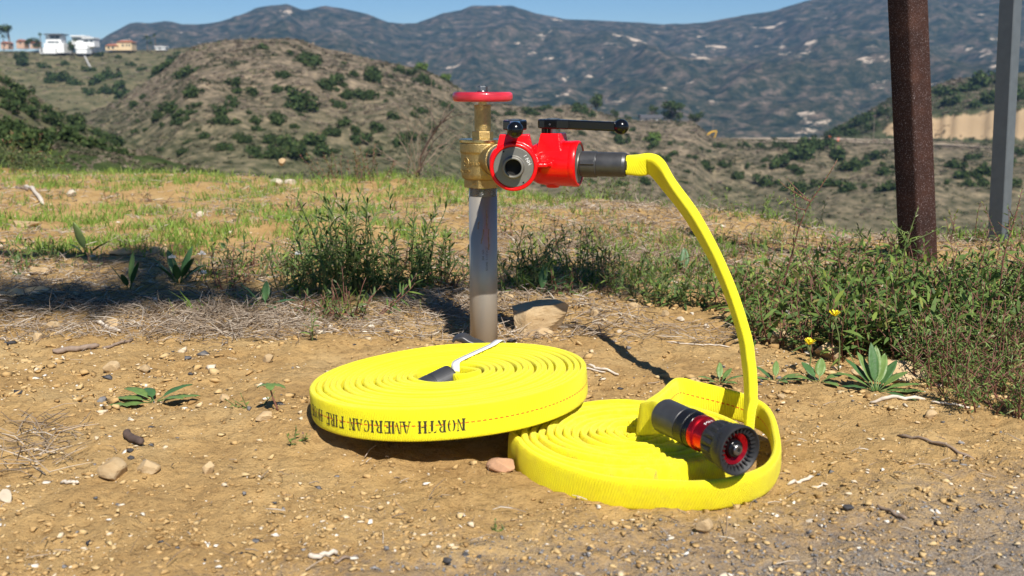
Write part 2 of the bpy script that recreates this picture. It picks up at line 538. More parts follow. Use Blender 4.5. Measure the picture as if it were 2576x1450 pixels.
M['petal'] = plain('yellow_petal', (0.85, 0.68, 0.01), 0.6, var=0.08)
M['fluff'] = plain('seed_fluff', (0.72, 0.72, 0.70), 0.9)
# hills
M['hill_scrub'] = tint_mat('hill_scrub', [(0.0, (0.040, 0.056, 0.024)), (0.3, (0.092, 0.088, 0.052)), (0.55, (0.175, 0.138, 0.105)), (0.8, (0.27, 0.22, 0.16)), (1.0, (0.10, 0.125, 0.045))], 0.95, spec=0.05)


def hill_mat(name, stops, s1, s2, bare, slope_cut=False, bare_amt=(0.56, 0.66), stretch=(1, 1, 3.0), low=None, rough=0.68):
    m, nt, b, out = nodes_of(name)
    f = noise_tex(nt, s1, 8, rough); g = noise_tex(nt, s2, 6, 0.68, stretch=stretch)
    c = ramp(nt, f, stops)
    if low is not None:      # greener scrub grows lower down, where it is damper
        tc = N(nt, 'ShaderNodeTexCoord'); sz = N(nt, 'ShaderNodeSeparateXYZ'); L(nt, tc.outputs['Object'], sz.inputs[0])
        ad = N(nt, 'ShaderNodeMath', operation='MULTIPLY_ADD'); L(nt, noise_tex(nt, 0.035, 4, 0.6), ad.inputs[0]); ad.inputs[1].default_value = -low[2]; L(nt, sz.outputs['Z'], ad.inputs[2])
        lr = N(nt, 'ShaderNodeMapRange'); lr.inputs['From Min'].default_value = low[0]; lr.inputs['From Max'].default_value = low[1]; lr.inputs['To Min'].default_value = 0.85; lr.inputs['To Max'].default_value = 0.0
        L(nt, ad.outputs[0], lr.inputs['Value'])
        c2 = ramp(nt, f, [(0.32, (0.022, 0.033, 0.013)), (0.5, (0.055, 0.068, 0.028)), (0.68, (0.12, 0.115, 0.06))])
        ml = N(nt, 'ShaderNodeMix', data_type='RGBA'); L(nt, lr.outputs[0], ml.inputs['Factor']); L(nt, c, ml.inputs['A']); L(nt, c2, ml.inputs['B']); c = ml.outputs['Result']
    k = ramp(nt, g, [(bare_amt[0], (0, 0, 0)), (bare_amt[1], (1, 1, 1))])
    fac = k
    if slope_cut:
        ge = N(nt, 'ShaderNodeNewGeometry'); s = N(nt, 'ShaderNodeSeparateXYZ'); L(nt, ge.outputs['Normal'], s.inputs[0])
        mr = N(nt, 'ShaderNodeMapRange'); mr.inputs['From Min'].default_value = 0.66; mr.inputs['From Max'].default_value = 0.5
        L(nt, s.outputs['Z'], mr.inputs['Value'])
        mm = N(nt, 'ShaderNodeMath', operation='MAXIMUM'); L(nt, mr.outputs[0], mm.inputs[0]); L(nt, k, mm.inputs[1]); fac = mm.outputs[0]
    mg = N(nt, 'ShaderNodeMix', data_type='RGBA'); L(nt, fac, mg.inputs['Factor']); L(nt, c, mg.inputs['A']); mg.inputs['B'].default_value = (*bare, 1)
    L(nt, mg.outputs['Result'], b.inputs['Base Color']); b.inputs['Roughness'].default_value = 1.0; b.inputs['Specular IOR Level'].default_value = 0.02
    return m


M['hill_brown'] = hill_mat('brown_hillside', [(0.36, (0.045, 0.047, 0.026)), (0.45, (0.115, 0.095, 0.064)), (0.54, (0.185, 0.146, 0.100)), (0.64, (0.31, 0.24, 0.155))], 0.30, 0.03, (0.30, 0.215, 0.125), bare_amt=(0.62, 0.76), low=(-34, -8, 20))
M['hill_bench'] = hill_mat('bench_hillside', [(0.36, (0.045, 0.047, 0.026)), (0.45, (0.115, 0.095, 0.064)), (0.54, (0.185, 0.146, 0.100)), (0.64, (0.31, 0.24, 0.155))], 0.26, 0.03, (0.30, 0.215, 0.125), bare_amt=(0.60, 0.74), low=(-62, -30, 22))
M['hill_green'] = hill_mat('green_hillside', [(0.30, (0.050, 0.058, 0.028)), (0.47, (0.105, 0.100, 0.052)), (0.6, (0.165, 0.140, 0.082)), (0.76, (0.24, 0.195, 0.12))], 0.12, 0.03, (0.33, 0.235, 0.13), bare_amt=(0.62, 0.76))
M['hill_cut'] = hill_mat('road_cut_hillside', [(0.30, (0.030, 0.042, 0.020)), (0.5, (0.060, 0.068, 0.034)), (0.68, (0.12, 0.105, 0.070)), (0.8, (0.18, 0.15, 0.10))], 0.10, 0.03, (0.38, 0.275, 0.165), True, (0.70, 0.8))
M['mountain'] = hill_mat('chaparral_mountain', [(0.40, (0.009, 0.017, 0.009)), (0.48, (0.028, 0.036, 0.019)), (0.55, (0.070, 0.060, 0.040)), (0.66, (0.18, 0.135, 0.10))], 0.030, 0.013, (0.46, 0.37, 0.28), bare_amt=(0.63, 0.675), stretch=(0.8, 0.8, 2.2), rough=0.78)
M['hill_bushy'] = hill_mat('bushy_slope', [(0.30, (0.020, 0.032, 0.012)), (0.5, (0.042, 0.060, 0.020)), (0.66, (0.075, 0.090, 0.034)), (0.8, (0.14, 0.125, 0.07))], 0.5, 0.06, (0.26, 0.19, 0.11), bare_amt=(0.68, 0.8))
M['bush'] = tint_mat('bush_leaves', [(0.0, (0.020, 0.036, 0.012)), (0.5, (0.045, 0.070, 0.022)), (1.0, (0.095, 0.125, 0.040))], 0.8, spec=0.1)
M['bush_lime'] = tint_mat('lime_bush_leaves', [(0.0, (0.045, 0.075, 0.015)), (0.5, (0.085, 0.135, 0.025)), (1.0, (0.15, 0.20, 0.05))], 0.8, spec=0.1)
M['bark'] = plain('bark', (0.16, 0.12, 0.09), 0.9, var=0.3, nscale=3)
M['house_white'] = plain('white_stucco', (0.78, 0.78, 0.76), 0.8, var=0.04, nscale=0.5)
M['house_cream'] = plain('cream_stucco', (0.66, 0.50, 0.30), 0.85, var=0.06, nscale=0.5)
M['house_pink'] = plain('pinkish_stucco', (0.52, 0.34, 0.24), 0.85, var=0.06, nscale=0.5)
M['tile_roof'] = plain('terracotta_tile', (0.36, 0.13, 0.07), 0.85, var=0.2, nscale=1.0)
M['dark_roof'] = plain('dark_flat_roof', (0.10, 0.10, 0.11), 0.8)
M['glass'] = plain('window_glass', (0.035, 0.05, 0.065), 0.1, spec=0.8)
M['concrete'] = plain('concrete', (0.50, 0.48, 0.44), 0.9, var=0.1, nscale=0.5)
M['road'] = plain('dirt_road', (0.38, 0.30, 0.21), 0.95, var=0.15, nscale=0.2)
M['machine'] = plain('machine_yellow', (0.75, 0.43, 0.03), 0.45, var=0.1, nscale=1)
M['track'] = plain('machine_track', (0.04, 0.037, 0.033), 0.8)
M['orange'] = plain('safety_orange', (0.85, 0.13, 0.02), 0.5)
M['pole'] = plain('pole_wood', (0.20, 0.155, 0.12), 0.9)
M['sign_face'] = plain('sign_aluminium', (0.55, 0.55, 0.55), 0.4, 0.6)

# ------------------------------------------------------------------ ground
EDGE_X = np.array([-9, -3.2, -1.5, -0.3, 0.7, 1.15, 1.7, 9])
EDGE_Y = np.array([8.0, 6.6, 6.1, 5.6, 4.5, 3.75, 3.4, 2.8])


def gz(x, y):
    x = np.asarray(x, float); y = np.asarray(y, float)
    far = sstep(1.9, 3.2, y)
    z = (0.010 + 0.03 * far) * fbm(x * 1.9 + 5, y * 1.9, 3, 3) + 0.0075 * fbm(x * 9, y * 9, 3, 11) + 0.0070 * fbm(x * 38, y * 38, 3, 23) + 0.0022 * (1 - sstep(2.2, 3.0, y)) * fbm(x * 130, y * 130, 2, 29)
    z = z + 0.016 * np.exp(-(((x + 0.22) / 0.13) ** 2 + ((y - 1.36) / 0.16) ** 2))
    z = z + 0.006 * np.exp(-(((x + 0.05) / 0.12) ** 2 + ((y - 1.5) / 0.1) ** 2))
    z = z - 0.010 * np.exp(-(((x - 0.12) / 0.25) ** 2 + ((y - 1.16) / 0.2) ** 2))
    z = z + 0.045 * sstep(0.55, 1.0, x) * sstep(1.3, 1.9, y) * (1 - sstep(2.6, 3.3, y))
    e = np.interp(x, EDGE_X, EDGE_Y)
    d = y - e
    sp = np.where(d > 6, d, np.log1p(np.exp(np.clip(d * 3, -30, 30))) / 3)
    z = z - 0.42 * np.minimum(sp, 90)
    return z


def gz1(x, y): return float(gz(np.array([x]), np.array([y]))[0])


rows = list(np.arange(-3.0, 0.6, 0.08))
y = 0.6
while y < 2.3: rows.append(y); y += 0.0072
st = 0.0075
while y < 9: rows.append(y); st *= 1.011; y += st
st = 0.4
while y < 220: rows.append(y); st *= 1.15; y += st
rows = np.array(rows)
cols = np.linspace(-0.95, 0.95, 460)
YY = np.repeat(rows[:, None], len(cols), 1); XX = cols[None, :] * (np.maximum(YY, 0) + 0.75)
ZZ = gz(XX, YY)
V = np.stack([XX, YY, ZZ], -1).reshape(-1, 3)
nr, nc = len(rows), len(cols)
ii = (np.arange(nr - 1)[:, None] * nc + np.arange(nc - 1)[None, :]).ravel()
tag(mk('ground', V, np.stack([ii, ii + 1, ii + nc + 1, ii + nc], 1), M['soil'], smooth=True), kind='structure')

# ------------------------------------------------------------------ hills and mountains
HILLS = {}


def hill(name, crest, r_c, r_front, z_front, mat, gully=(0.0, 1.0), shape=1.0, r_back=None, back_drop=0.35, na=240, nrr=110, wob=0.0, step=None, rough=0.0, seed=1):
    """terrain seen face on: a crest line at distance r_c, a slope down to r_front and a back slope"""
    cu = np.array([c[0] for c in crest], float); cv = np.array([c[1] for c in crest], float)
    pts = [at_r(u, v, r_c) for u, v in zip(cu, cv)]
    az = np.array([math.atan2(p.x, p.y) for p in pts]); cz = np.array([p.z for p in pts])
    A = np.linspace(az[0], az[-1], na)
    C = np.interp(A, az, cz)
    r_back = r_back or r_c * 1.5
    nb = nrr // 4
    T = np.concatenate([np.linspace(0, 1, nrr - nb), 1 + np.linspace(0, 1, nb + 1)[1:]])

    def height(a, t):
        c = np.interp(a, az, cz)
        r = np.where(t <= 1, r_front + (r_c - r_front) * np.minimum(t, 1), r_c + (r_back - r_c) * (t - 1))
        r = r + wob * fbm(a * 14, t * 0 + 2.0, 3, seed + 5) * r_c * np.exp(-((t - 1) / 0.5) ** 2)
        x = r * np.sin(a); yy = r * np.cos(a)
        tt = np.minimum(t, 1) ** shape
        if step is not None:
            tt = step(tt, a)
        z = np.where(t <= 1, z_front + (c - z_front) * tt, c - back_drop * (r - r_c))
        amp = gully[0] * np.sin(np.clip(t, 0, 1) * np.pi) ** 0.7
        z = z + amp * (ridged(x / gully[1], yy / gully[1], 4, seed) - 0.62) * 2
        z = z + rough * (1 - 0.8 * np.exp(-((t - 1) / 0.12) ** 2)) * fbm(x / (gully[1] * 0.22), yy / (gully[1] * 0.22), 4, seed + 40)
        return x, yy, z
    AA, TT = np.meshgrid(A, T, indexing='ij')
    x, yy, z = height(AA, TT)
    V = np.stack([x, yy, z], -1).reshape(-1, 3)
    nT = len(T)
    ii = (np.arange(na - 1)[:, None] * nT + np.arange(nT - 1)[None, :]).ravel()
    o = mk(name, V, np.stack([ii, ii + 1, ii + nT + 1, ii + nT], 1), mat, smooth=True)
    tag(o, kind='structure')
    HILLS[o.name] = (height, A, C)
    return o


FAR = [(-2600, 120), (-500, 150), (0, 140), (255, 101), (276, 86), (325, 60), (346, 57), (377, 60), (416, 55), (437, 58), (458, 64), (494, 64), (554, 53), (629, 29), (644, 21),
       (687, 14), (722, 11), (761, 27), (777, 25), (816, 16), (863, 21), (925, 37), (976, 59), (1015, 62), (1046, 60), (1113, 33), (1160, 27), (1187, 16), (1285, 15),
       (1316, 25), (1347, 33), (1417, 48), (1464, 51), (1572, 55), (1613, 57), (1671, 64), (1716, 62), (1778, 56), (1870, 39), (1948, 27), (2031, 2), (2100, -10), (2300, -40), (2576, -55), (3100, -70), (5000, -40)]
hill('mountain', FAR, 3600, 1500, -90, M['mountain'], (85, 600), 1.15, 4400, 0.3, 900, 260, rough=24, seed=3)
hill('hill', [(-2600, 110), (-500, 128), (0, 129), (100, 131), (215, 134), (300, 129), (400, 126), (460, 119), (560, 122), (700, 140), (900, 190)], 815, 330, -62, M['hill_green'], (9, 110), 0.8, 1000, 0.1, 300, 90, rough=1.8, seed=21)
hill('hill', [(-150, 420), (60, 350), (180, 305), (280, 262), (360, 210), (420, 172), (468, 130), (502, 113), (566, 102), (640, 99), (710, 97), (750, 100), (785, 112), (816, 122), (863, 130), (917, 145), (976, 157),
              (1046, 171), (1105, 192), (1152, 218), (1200, 250), (1260, 300), (1330, 360), (1420, 430)], 480, 130, -34, M['hill_brown'], (5.5, 60), 0.85, 640, 0.5, 260, 120, rough=1.1, seed=33)
hill('hill', [(1040, 330), (1120, 280), (1190, 259), (1292, 267), (1347, 270), (1425, 266), (1476, 270), (1523, 288), (1560, 297), (1600, 303), (1700, 304), (1745, 308), (1775, 332), (1800, 347), (1900, 351),
              (2100, 352), (2240, 353), (2400, 357), (2576, 368), (3100, 380), (5000, 400)], 560, 110, -40, M['hill_bench'], (6.5, 70), 0.8, 640, 0.05, 360, 120, rough=1.0, seed=51)


def cut_step(t, a):
    # a graded road bench: steep bank just above the road, natural slope higher up
    az1 = math.atan2(at_r(2170, 320, 600).x, at_r(2170, 320, 600).y)
    w = sstep(az1, az1 + 0.03, a)
    t = np.clip(t + 0.035 * fbm(a * 55, a * 0 + 3, 3, 8) * w, 0, 1)
    hi = sstep(0.20, 0.235, t) * 0.46 + sstep(0.235, 1.0, t) * 0.50 + 0.04 * sstep(0.0, 0.2, t)
    return t * (1 - w) + hi * w


hill('hill', [(2040, 365), (2080, 338), (2120, 312), (2190, 277), (2240, 246), (2350, 216), (2400, 201), (2500, 190), (2576, 181), (2800, 150), (3200, 120), (5000, 60)], 720, 560, -27, M['hill_cut'], (3.0, 60), 1.0, 900, 0.2, 300, 120, step=cut_step, rough=1.2, seed=71)
hill('hill', [(-2600, 40), (-500, 60), (-100, 150), (0, 180), (55, 216), (100, 250), (170, 286), (240, 322), (330, 362), (430, 410)], 250, 60, -16, M['hill_green'], (3, 36), 0.8, 320, 0.5, 260, 90, rough=0.8, seed=91)
hill('hill', [(-2600, 240), (-500, 268), (-100, 296), (0, 310), (130, 326), (208, 347), (312, 372), (420, 402), (560, 440)], 95, 26, -9, M['hill_bushy'], (1.2, 16), 0.8, 130, 0.5, 240, 70, rough=0.4, seed=101)


def hill_surface(name, u, v, z_guess_iter=40):
    """march the picture ray (u, v) to the named hill"""
    height, A, C = HILLS[name]
    d = ray(u, v); a = math.atan2(d.x, d.y)
    T = np.linspace(0.02, 1.0, 400)
    x, yy, z = height(np.full(400, a), T)
    r = np.hypot(x, yy); el = (z - CAM_H) / r
    want = d.z / math.hypot(d.x, d.y)
    k = np.argmax(el >= want) if (el >= want).any() else 399
    return Vector((x[k], yy[k], z[k]))


# scrub carpet on the nearer hillsides: low clumps, too many to count
def hull_variants(n, pts, seed, squash=(1, 1, 0.7)):
    out = []
    rg = np.random.default_rng(seed)
    for _ in range(n):
        bm = bmesh.new()
        for _ in range(pts):
            p = rg.normal(size=3); p /= np.linalg.norm(p); p *= rg.uniform(0.75, 1.1)
            bm.verts.new(p * np.array(squash))
        r = bmesh.ops.convex_hull(bm, input=bm.verts)
        bmesh.ops.delete(bm, geom=[g for g in r['geom_interior'] if isinstance(g, bmesh.types.BMVert)], context='VERTS')
        bmesh.ops.triangulate(bm, faces=bm.faces)
        bm.verts.index_update()
        out.append((np.array([v.co[:] for v in bm.verts]), np.array([[v.index for v in f.verts] for f in bm.faces])))
        bm.free()
    return out


CLUMPS = hull_variants(8, 9, 5, (1, 1, 0.75))


def tuft_variants(n, k, seed):
    out = []; rg = np.random.default_rng(seed)
    for _ in range(n):
        V = []; F = []
        for i in range(k):
            a = rg.uniform(0, 6.28); q = rg.uniform(0, 1) ** 0.5; c = np.array((math.cos(a) * q, math.sin(a) * q, rg.uniform(0.0, 0.9) * (1.1 - q * q * 0.7)))
            e = rg.normal(size=(3, 3)) * 0.42; e -= e.mean(0)
            V += list(c + e); F.append([3 * i, 3 * i + 1, 3 * i + 2])
        out.append((np.array(V), np.array(F)))
    return out


TUFTS = tuft_variants(10, 12, 15)
STONES = hull_variants(14, 9, 9, (1, 0.8, 0.62))


def scatter(name, P, S, variants, mat, tint, seed, rot3=False, sink=0.2):
    rg = np.random.default_rng(seed)
    Vs, Fs, Ts = [], [], []; n = 0
    k = rg.integers(0, len(variants), len(P)); ang = rg.uniform(0, 2 * np.pi, len(P))
    for vi, (v, f) in enumerate(variants):
        idx = np.nonzero(k == vi)[0]
        if not len(idx): continue
        c, s = np.cos(ang[idx]), np.sin(ang[idx])
        q = v[None] * S[idx][:, None, :]
        x = q[..., 0] * c[:, None] - q[..., 1] * s[:, None]; y = q[..., 0] * s[:, None] + q[..., 1] * c[:, None]
        w = np.stack([x, y, q[..., 2]], -1) + P[idx][:, None, :]
        w[..., 2] += (S[idx][:, 2] * (0.62 - sink))[:, None]
        Vs.append(w.reshape(-1, 3)); m_ = len(v)
        Fs.append((f[None] + (np.arange(len(idx)) * m_)[:, None, None] + n).reshape(-1, 3)); n += m_ * len(idx)
        Ts.append(np.repeat(tint[idx], m_))
    return mk(name, np.vstack(Vs), np.vstack(Fs), mat, tint=np.concatenate(Ts))


SCRUB_R = {'hill': 815, 'hill.001': 480, 'hill.002': 560, 'hill.003': 720, 'hill.004': 250, 'hill.005': 95}


def scrub(hname, n, size, label, seed):
    height, A, C = HILLS[hname]
    rg = np.random.default_rng(seed)
    a = rg.uniform(max(A[0], -0.62), min(A[-1], 0.62), n); t = rg.uniform(0.05, 1.0, n) ** 0.8
    x, y, z = height(a, t)
    keep = vn(x / (size * 9), y / (size * 9), seed) > 0.36
    x, y, z = x[keep], y[keep], z[keep]; n = len(x)
    s = np.minimum(size * rg.lognormal(-0.05, 0.45, n), size * 2.0) * np.clip(np.hypot(x, y) / SCRUB_R[hname], 0.25, 1.0)
    S = np.stack([s, s * rg.uniform(0.7, 1.2, n), s * rg.uniform(0.45, 0.8, n)], 1)
    tint = np.clip(vn(x / (size * 14) + 9, y / (size * 14), seed + 3) * 0.9 + rg.normal(0, 0.16, n), 0, 1)
    tint = np.where((z < (-8 if hname != 'hill.002' else -26) + 10 * (vn(x / 40, y / 40, 9) - 0.5)) & (rg.uniform(0, 1, n) < 0.7), rg.uniform(0, 0.25, n), tint)
    o = scatter('hill_scrub', np.stack([x, y, z], 1), S, TUFTS, M['hill_scrub'], tint, seed, sink=0.7)
    tag(o, label, 'scrub', kind='stuff')


scrub('hill.001', 26000, 0.75, 'low grey-brown sage scrub carpeting the rounded brown hill', 5)
scrub('hill.002', 22000, 0.85, 'low grey-brown scrub on the slope below the dirt road', 6)
scrub('hill', 9000, 0.9, 'dry scrub on the slope below the ridge-top houses', 7)
scrub('hill.003', 6000, 1.0, 'dark scrub on the hillside above the road cut', 8)
scrub('hill.004', 7000, 0.42, 'mixed scrub on the left valley slope', 9)
scrub('hill.005', 12000, 0.22, 'dark green low scrub on the near slope at far left', 10)


# shrubs one can tell apart
def bush_mesh(name, seed, n=420, mat='bush'):
    rg = np.random.default_rng(seed)
    lobes = [(rg.normal(0, 0.42, 3) * (1, 1, 0.5) + (0, 0, 0.55), rg.uniform(0.38, 0.62)) for _ in range(7)]
    V, F, T = [], [], []
    for i in range(n):
        c, r = lobes[rg.integers(len(lobes))]
        d = rg.normal(size=3); d /= np.linalg.norm(d)
        p = c + d * r * rg.uniform(0.72, 1.08)
        if p[2] < 0: p[2] = abs(p[2]) * 0.3
        u = rg.normal(size=3); u /= np.linalg.norm(u); w = np.cross(u, d + rg.normal(0, 0.4, 3)); w /= np.linalg.norm(w)
        s = rg.uniform(0.09, 0.19)
        k = len(V)
        V += [p - u * s, p + w * s * 0.7, p + u * s, p - w * s * 0.7]
        F.append((k, k + 1, k + 2, k + 3)); T += [float(np.clip(rg.normal(0.45, 0.25), 0, 1))] * 4
    for c, r in lobes:   # solid heart so that the shrub is not see-through at its centre
        v, f = CLUMPS[rg.integers(len(CLUMPS))]
        k = len(V); V += list(v * r * 0.8 + c); F += [tuple(int(q) + k for q in t) for t in f]; T += [0.15] * len(v)
    o = mk(name, np.array(V), F, M[mat], tint=T)
    me = o.data
    bpy.data.objects.remove(o)
    return me


BUSH = [bush_mesh('shrub', 100 + i) for i in range(5)]
LIME = [bush_mesh('shrub', 140 + i, mat='bush_lime') for i in range(2)]


ORD = ['first', 'second', 'third', 'fourth', 'fifth', 'sixth', 'seventh', 'eighth', 'ninth', 'tenth', 'eleventh', 'twelfth', 'thirteenth', 'fourteenth', 'fifteenth', 'sixteenth', 'seventeenth', 'eighteenth', 'nineteenth', 'twentieth'] + ['twenty-' + q for q in ('first', 'second', 'third', 'fourth', 'fifth', 'sixth', 'seventh', 'eighth', 'ninth')] + ['thirtieth'] + ['thirty-' + q for q in ('first', 'second', 'third', 'fourth', 'fifth', 'sixth', 'seventh', 'eighth', 'ninth')]


def row_labels(spots, kind, where, band):
    """which one: counted from the left within rows counted from the top"""
    vs = sorted(q[1] for q in spots); rows_ = []; start_ = None
    for v in vs:
        if start_ is None or v - start_ > band: start_ = v; rows_.append(v)
    out = {}
    for i, q in enumerate(spots):
        r_ = max(k for k, v in enumerate(rows_) if q[1] >= v)
        out.setdefault(r_, []).append((q[0], i))
    lab = [''] * len(spots)
    for r_, items in out.items():
        items.sort()
        for k, (u, i) in enumerate(items):
            lab[i] = f"{kind}, {ORD[k]} from left in the {'top' if r_ == 0 else ORD[r_]} row {where}"
    return lab


def place_shrubs(hname, spots, label, group, px=2650, meshes=BUSH, zs=1.2):
    labs = row_labels(spots, label[0], label[1], 26)
    for (u, v, w), lab_ in zip(spots, labs):
        p = hill_surface(hname, u, v)
        r = math.hypot(p.x, p.y)
        s = w / px * r / 1.7
        o = bpy.data.objects.new('shrub', random.choice(meshes))
        COL.objects.link(o)
        o.location = p - Vector((0, 0, s * 0.35)); o.scale = (s, s, s * random.uniform(0.7, 1.0) * zs); o.rotation_euler = (0, 0, random.uniform(0, 6.28))
        tag(o, lab_, 'shrub', group)


rx_ = np.random.default_rng(909)


def extra(n, u0, u1, top, v1, w0=12, w1=34):
    """more shrubs between the crest line top(u) and v1"""
    out = []
    while len(out) < n:
        u = rx_.uniform(u0, u1); v = top(u) + 14 + (v1 - top(u) - 14) * rx_.uniform(0, 1) ** 0.75
        out.append((u, v, w0 + (w1 - w0) * rx_.uniform(0, 1) ** 1.8))
    return out


place_shrubs('hill.001', extra(80, 330, 1140, lambda u: float(np.interp(u, [330, 470, 700, 860, 1050, 1150], [235, 128, 98, 130, 172, 217])), 400) + [(472, 190, 40), (485, 246, 36), (490, 271, 26), (430, 150, 30), (405, 175, 34), (452, 292, 28), (460, 310, 34), (520, 350, 26), (770, 165, 50), (775, 150, 26), (726, 194, 26),
                          (695, 235, 32), (725, 227, 22), (600, 237, 30), (583, 270, 24), (690, 300, 30), (760, 270, 66), (750, 282, 40), (845, 212, 34), (860, 218, 24), (930, 205, 44), (938, 187, 30), (890, 195, 26),
                          (1030, 190, 30), (1000, 180, 26), (1062, 208, 30), (1078, 214, 22), (878, 243, 28), (915, 250, 40), (935, 245, 30), (850, 275, 28), (720, 375, 46), (680, 360, 40), (640, 385, 44), (780, 365, 52),
                          (830, 340, 40), (870, 320, 36), (900, 360, 44), (950, 330, 34), (990, 300, 30), (1060, 285, 28), (1090, 330, 30), (560, 380, 36), (600, 350, 26), (650, 330, 24), (540, 310, 22), (1010, 365, 36), (940, 395, 44), (820, 392, 50), (745, 398, 50), (695, 398, 46)],
             ('dark round shrub', 'on the brown hill'), 'shrubs on the rounded brown hill')
place_shrubs('hill', [(57, 150, 24), (60, 165, 22), (108, 172, 22), (166, 165, 16), (232, 180, 26), (252, 142, 16), (296, 147, 14), (330, 166, 18), (140, 200, 36), (160, 205, 34), (120, 208, 30), (185, 215, 30),
                      (240, 210, 34), (275, 200, 36), (268, 232, 30), (300, 225, 26), (228, 240, 28), (320, 250, 40), (352, 180, 18), (398, 205, 34), (440, 178, 40), (455, 160, 40), (420, 190, 36)],
             ('dark shrub', 'below the ridge houses'), 'shrubs below the ridge-top houses')
place_shrubs('hill.002', extra(70, 1220, 2570, lambda u: float(np.interp(u, [1220, 1480, 1560, 1780, 2570], [265, 270, 298, 352, 366])), 480) + [(1247, 292, 28), (1282, 290, 24), (1328, 287, 26), (1360, 279, 22), (1380, 276, 24), (1405, 281, 18), (1453, 283, 34), (1350, 292, 22), (1560, 310, 20), (1590, 332, 18), (1545, 340, 30), (1560, 362, 34),
                          (1872, 372, 24), (1918, 374, 34), (1955, 372, 22), (1980, 375, 24), (2020, 372, 40), (2000, 400, 60), (1960, 420, 44), (2050, 372, 50), (2085, 368, 44), (2100, 395, 50), (1820, 420, 26), (1770, 415, 24),
                          (1745, 400, 22), (1690, 390, 24), (1640, 372, 26), (2130, 430, 40), (2170, 420, 36), (2200, 400, 34), (2230, 440, 30), (2400, 420, 36), (2440, 400, 30), (2420, 450, 40), (2470, 440, 36), (2540, 420, 40), (2560, 390, 34),
                          (2080, 470, 50), (2140, 480, 44), (1930, 470, 44), (2020, 480, 46), (1850, 455, 30), (2240, 480, 44)],
             ('dark shrub', 'below the dirt road'), 'shrubs below the dirt road')
place_shrubs('hill.003', [(2100, 335, 30), (2130, 330, 40), (2160, 318, 40), (2190, 300, 36), (2150, 340, 40), (2110, 342, 30), (2200, 325, 30), (2370, 235, 46), (2430, 228, 40), (2470, 215, 44), (2540, 205, 40), (2400, 262, 36), (2450, 270, 34), (2500, 260, 40), (2560, 250, 36), (2225, 285, 30)],
             ('dark shrub', 'above the road cut'), 'shrubs above the road cut')
place_shrubs('hill.004', extra(16, 0, 300, lambda u: 185 + u * 0.55, 370) + [(10, 210, 30), (30, 225, 40), (60, 235, 34), (5, 245, 40), (45, 260, 40), (90, 265, 30), (20, 280, 44), (110, 280, 26), (70, 290, 44), (150, 300, 36), (200, 320, 40), (120, 310, 44), (250, 345, 40), (290, 362, 40)],
             ('dark shrub', 'on the left valley slope'), 'shrubs on the left valley slope')
place_shrubs('hill.005', [(20, 335, 60), (70, 345, 64), (120, 350, 60), (170, 360, 56), (225, 372, 50), (280, 385, 44), (20, 365, 66), (90, 372, 60)],
             ('large shrub', 'on the near left slope'), 'shrubs on the near left slope')
for (u, v, w, lab) in [(1645, 357, 48, 'bright green bush standing alone below the white ranch house'), (1062, 176, 38, 'bright green bush on the crest of the brown spur above the handwheel'),
                       (1122, 192, 32, 'smaller bright green bush lower on the crest of the brown spur')]:
    p = hill_surface('hill.002' if v > 300 else 'hill.001', u, v); s = w / 2650 * math.hypot(p.x, p.y) / 2
    o = bpy.data.objects.new('shrub', LIME[0]); COL.objects.link(o); o.location = p - Vector((0, 0, s * 0.25)); o.scale = (s, s, s * 0.9)
    tag(o, lab, 'shrub')


# trees, houses and things on the ridges
def broad_tree(u, v_base, v_top, w, r, label, seed, name='tree', group=None, crown_from=0.35, dens=520):
    p = at_r(u, v_base, r); top = at_r(u, v_top, r); h = top.z - p.z; hw = w / 2650 * r / 2
    rg = np.random.default_rng(seed)
    t = thing(name, label, 'tree', p - Vector((0, 0, h * 0.05)), group)
    P = np.array(p)
    parts = [tube(spline([P - (0, 0, h * 0.06), P + (hw * 0.05, 0, h * 0.35), P + (-hw * 0.05, 0, h * 0.8)], 10), np.linspace(h * 0.035, h * 0.012, 10), 7)]
    V, F, T = [], [], []
    lobes = []
    for i in range(9):
        a = rg.uniform(0, 6.28); q = rg.uniform(0.1, 0.75)
        c = P + np.array((math.cos(a) * hw * q, math.sin(a) * hw * q, h * rg.uniform(crown_from + 0.12, 0.88)))
        lobes.append((c, hw * rg.uniform(0.26, 0.46)))
        st = P + (0, 0, h * rg.uniform(0.25, 0.6))
        parts.append(tube(spline([st, (st + c) / 2 + (0, 0, h * 0.03), c], 6), np.linspace(h * 0.014, h * 0.005, 6), 5))
    for i in range(dens):
        c, rr = lobes[rg.integers(len(lobes))]
        d = rg.normal(size=3); d /= np.linalg.norm(d)
        q = c + d * rr * rg.uniform(0.45, 1.1) * (1, 1, 0.8)
        a1 = rg.normal(size=3); a1 /= np.linalg.norm(a1); b1 = np.cross(a1, d); b1 /= np.linalg.norm(b1) + 1e-6
        s = hw * rg.uniform(0.05, 0.11); k = len(V)
        V += [q - a1 * s, q + b1 * s * 0.8, q + a1 * s, q - b1 * s * 0.8]; F.append((k, k + 1, k + 2, k + 3)); T += [float(np.clip(rg.normal(0.45, 0.25), 0, 1))] * 4
    v, f = join(parts)
    mk('trunk', v, f, M['bark'], t, True)
    mk('crown', V, F, M['bush'], t, tint=T)
    return t


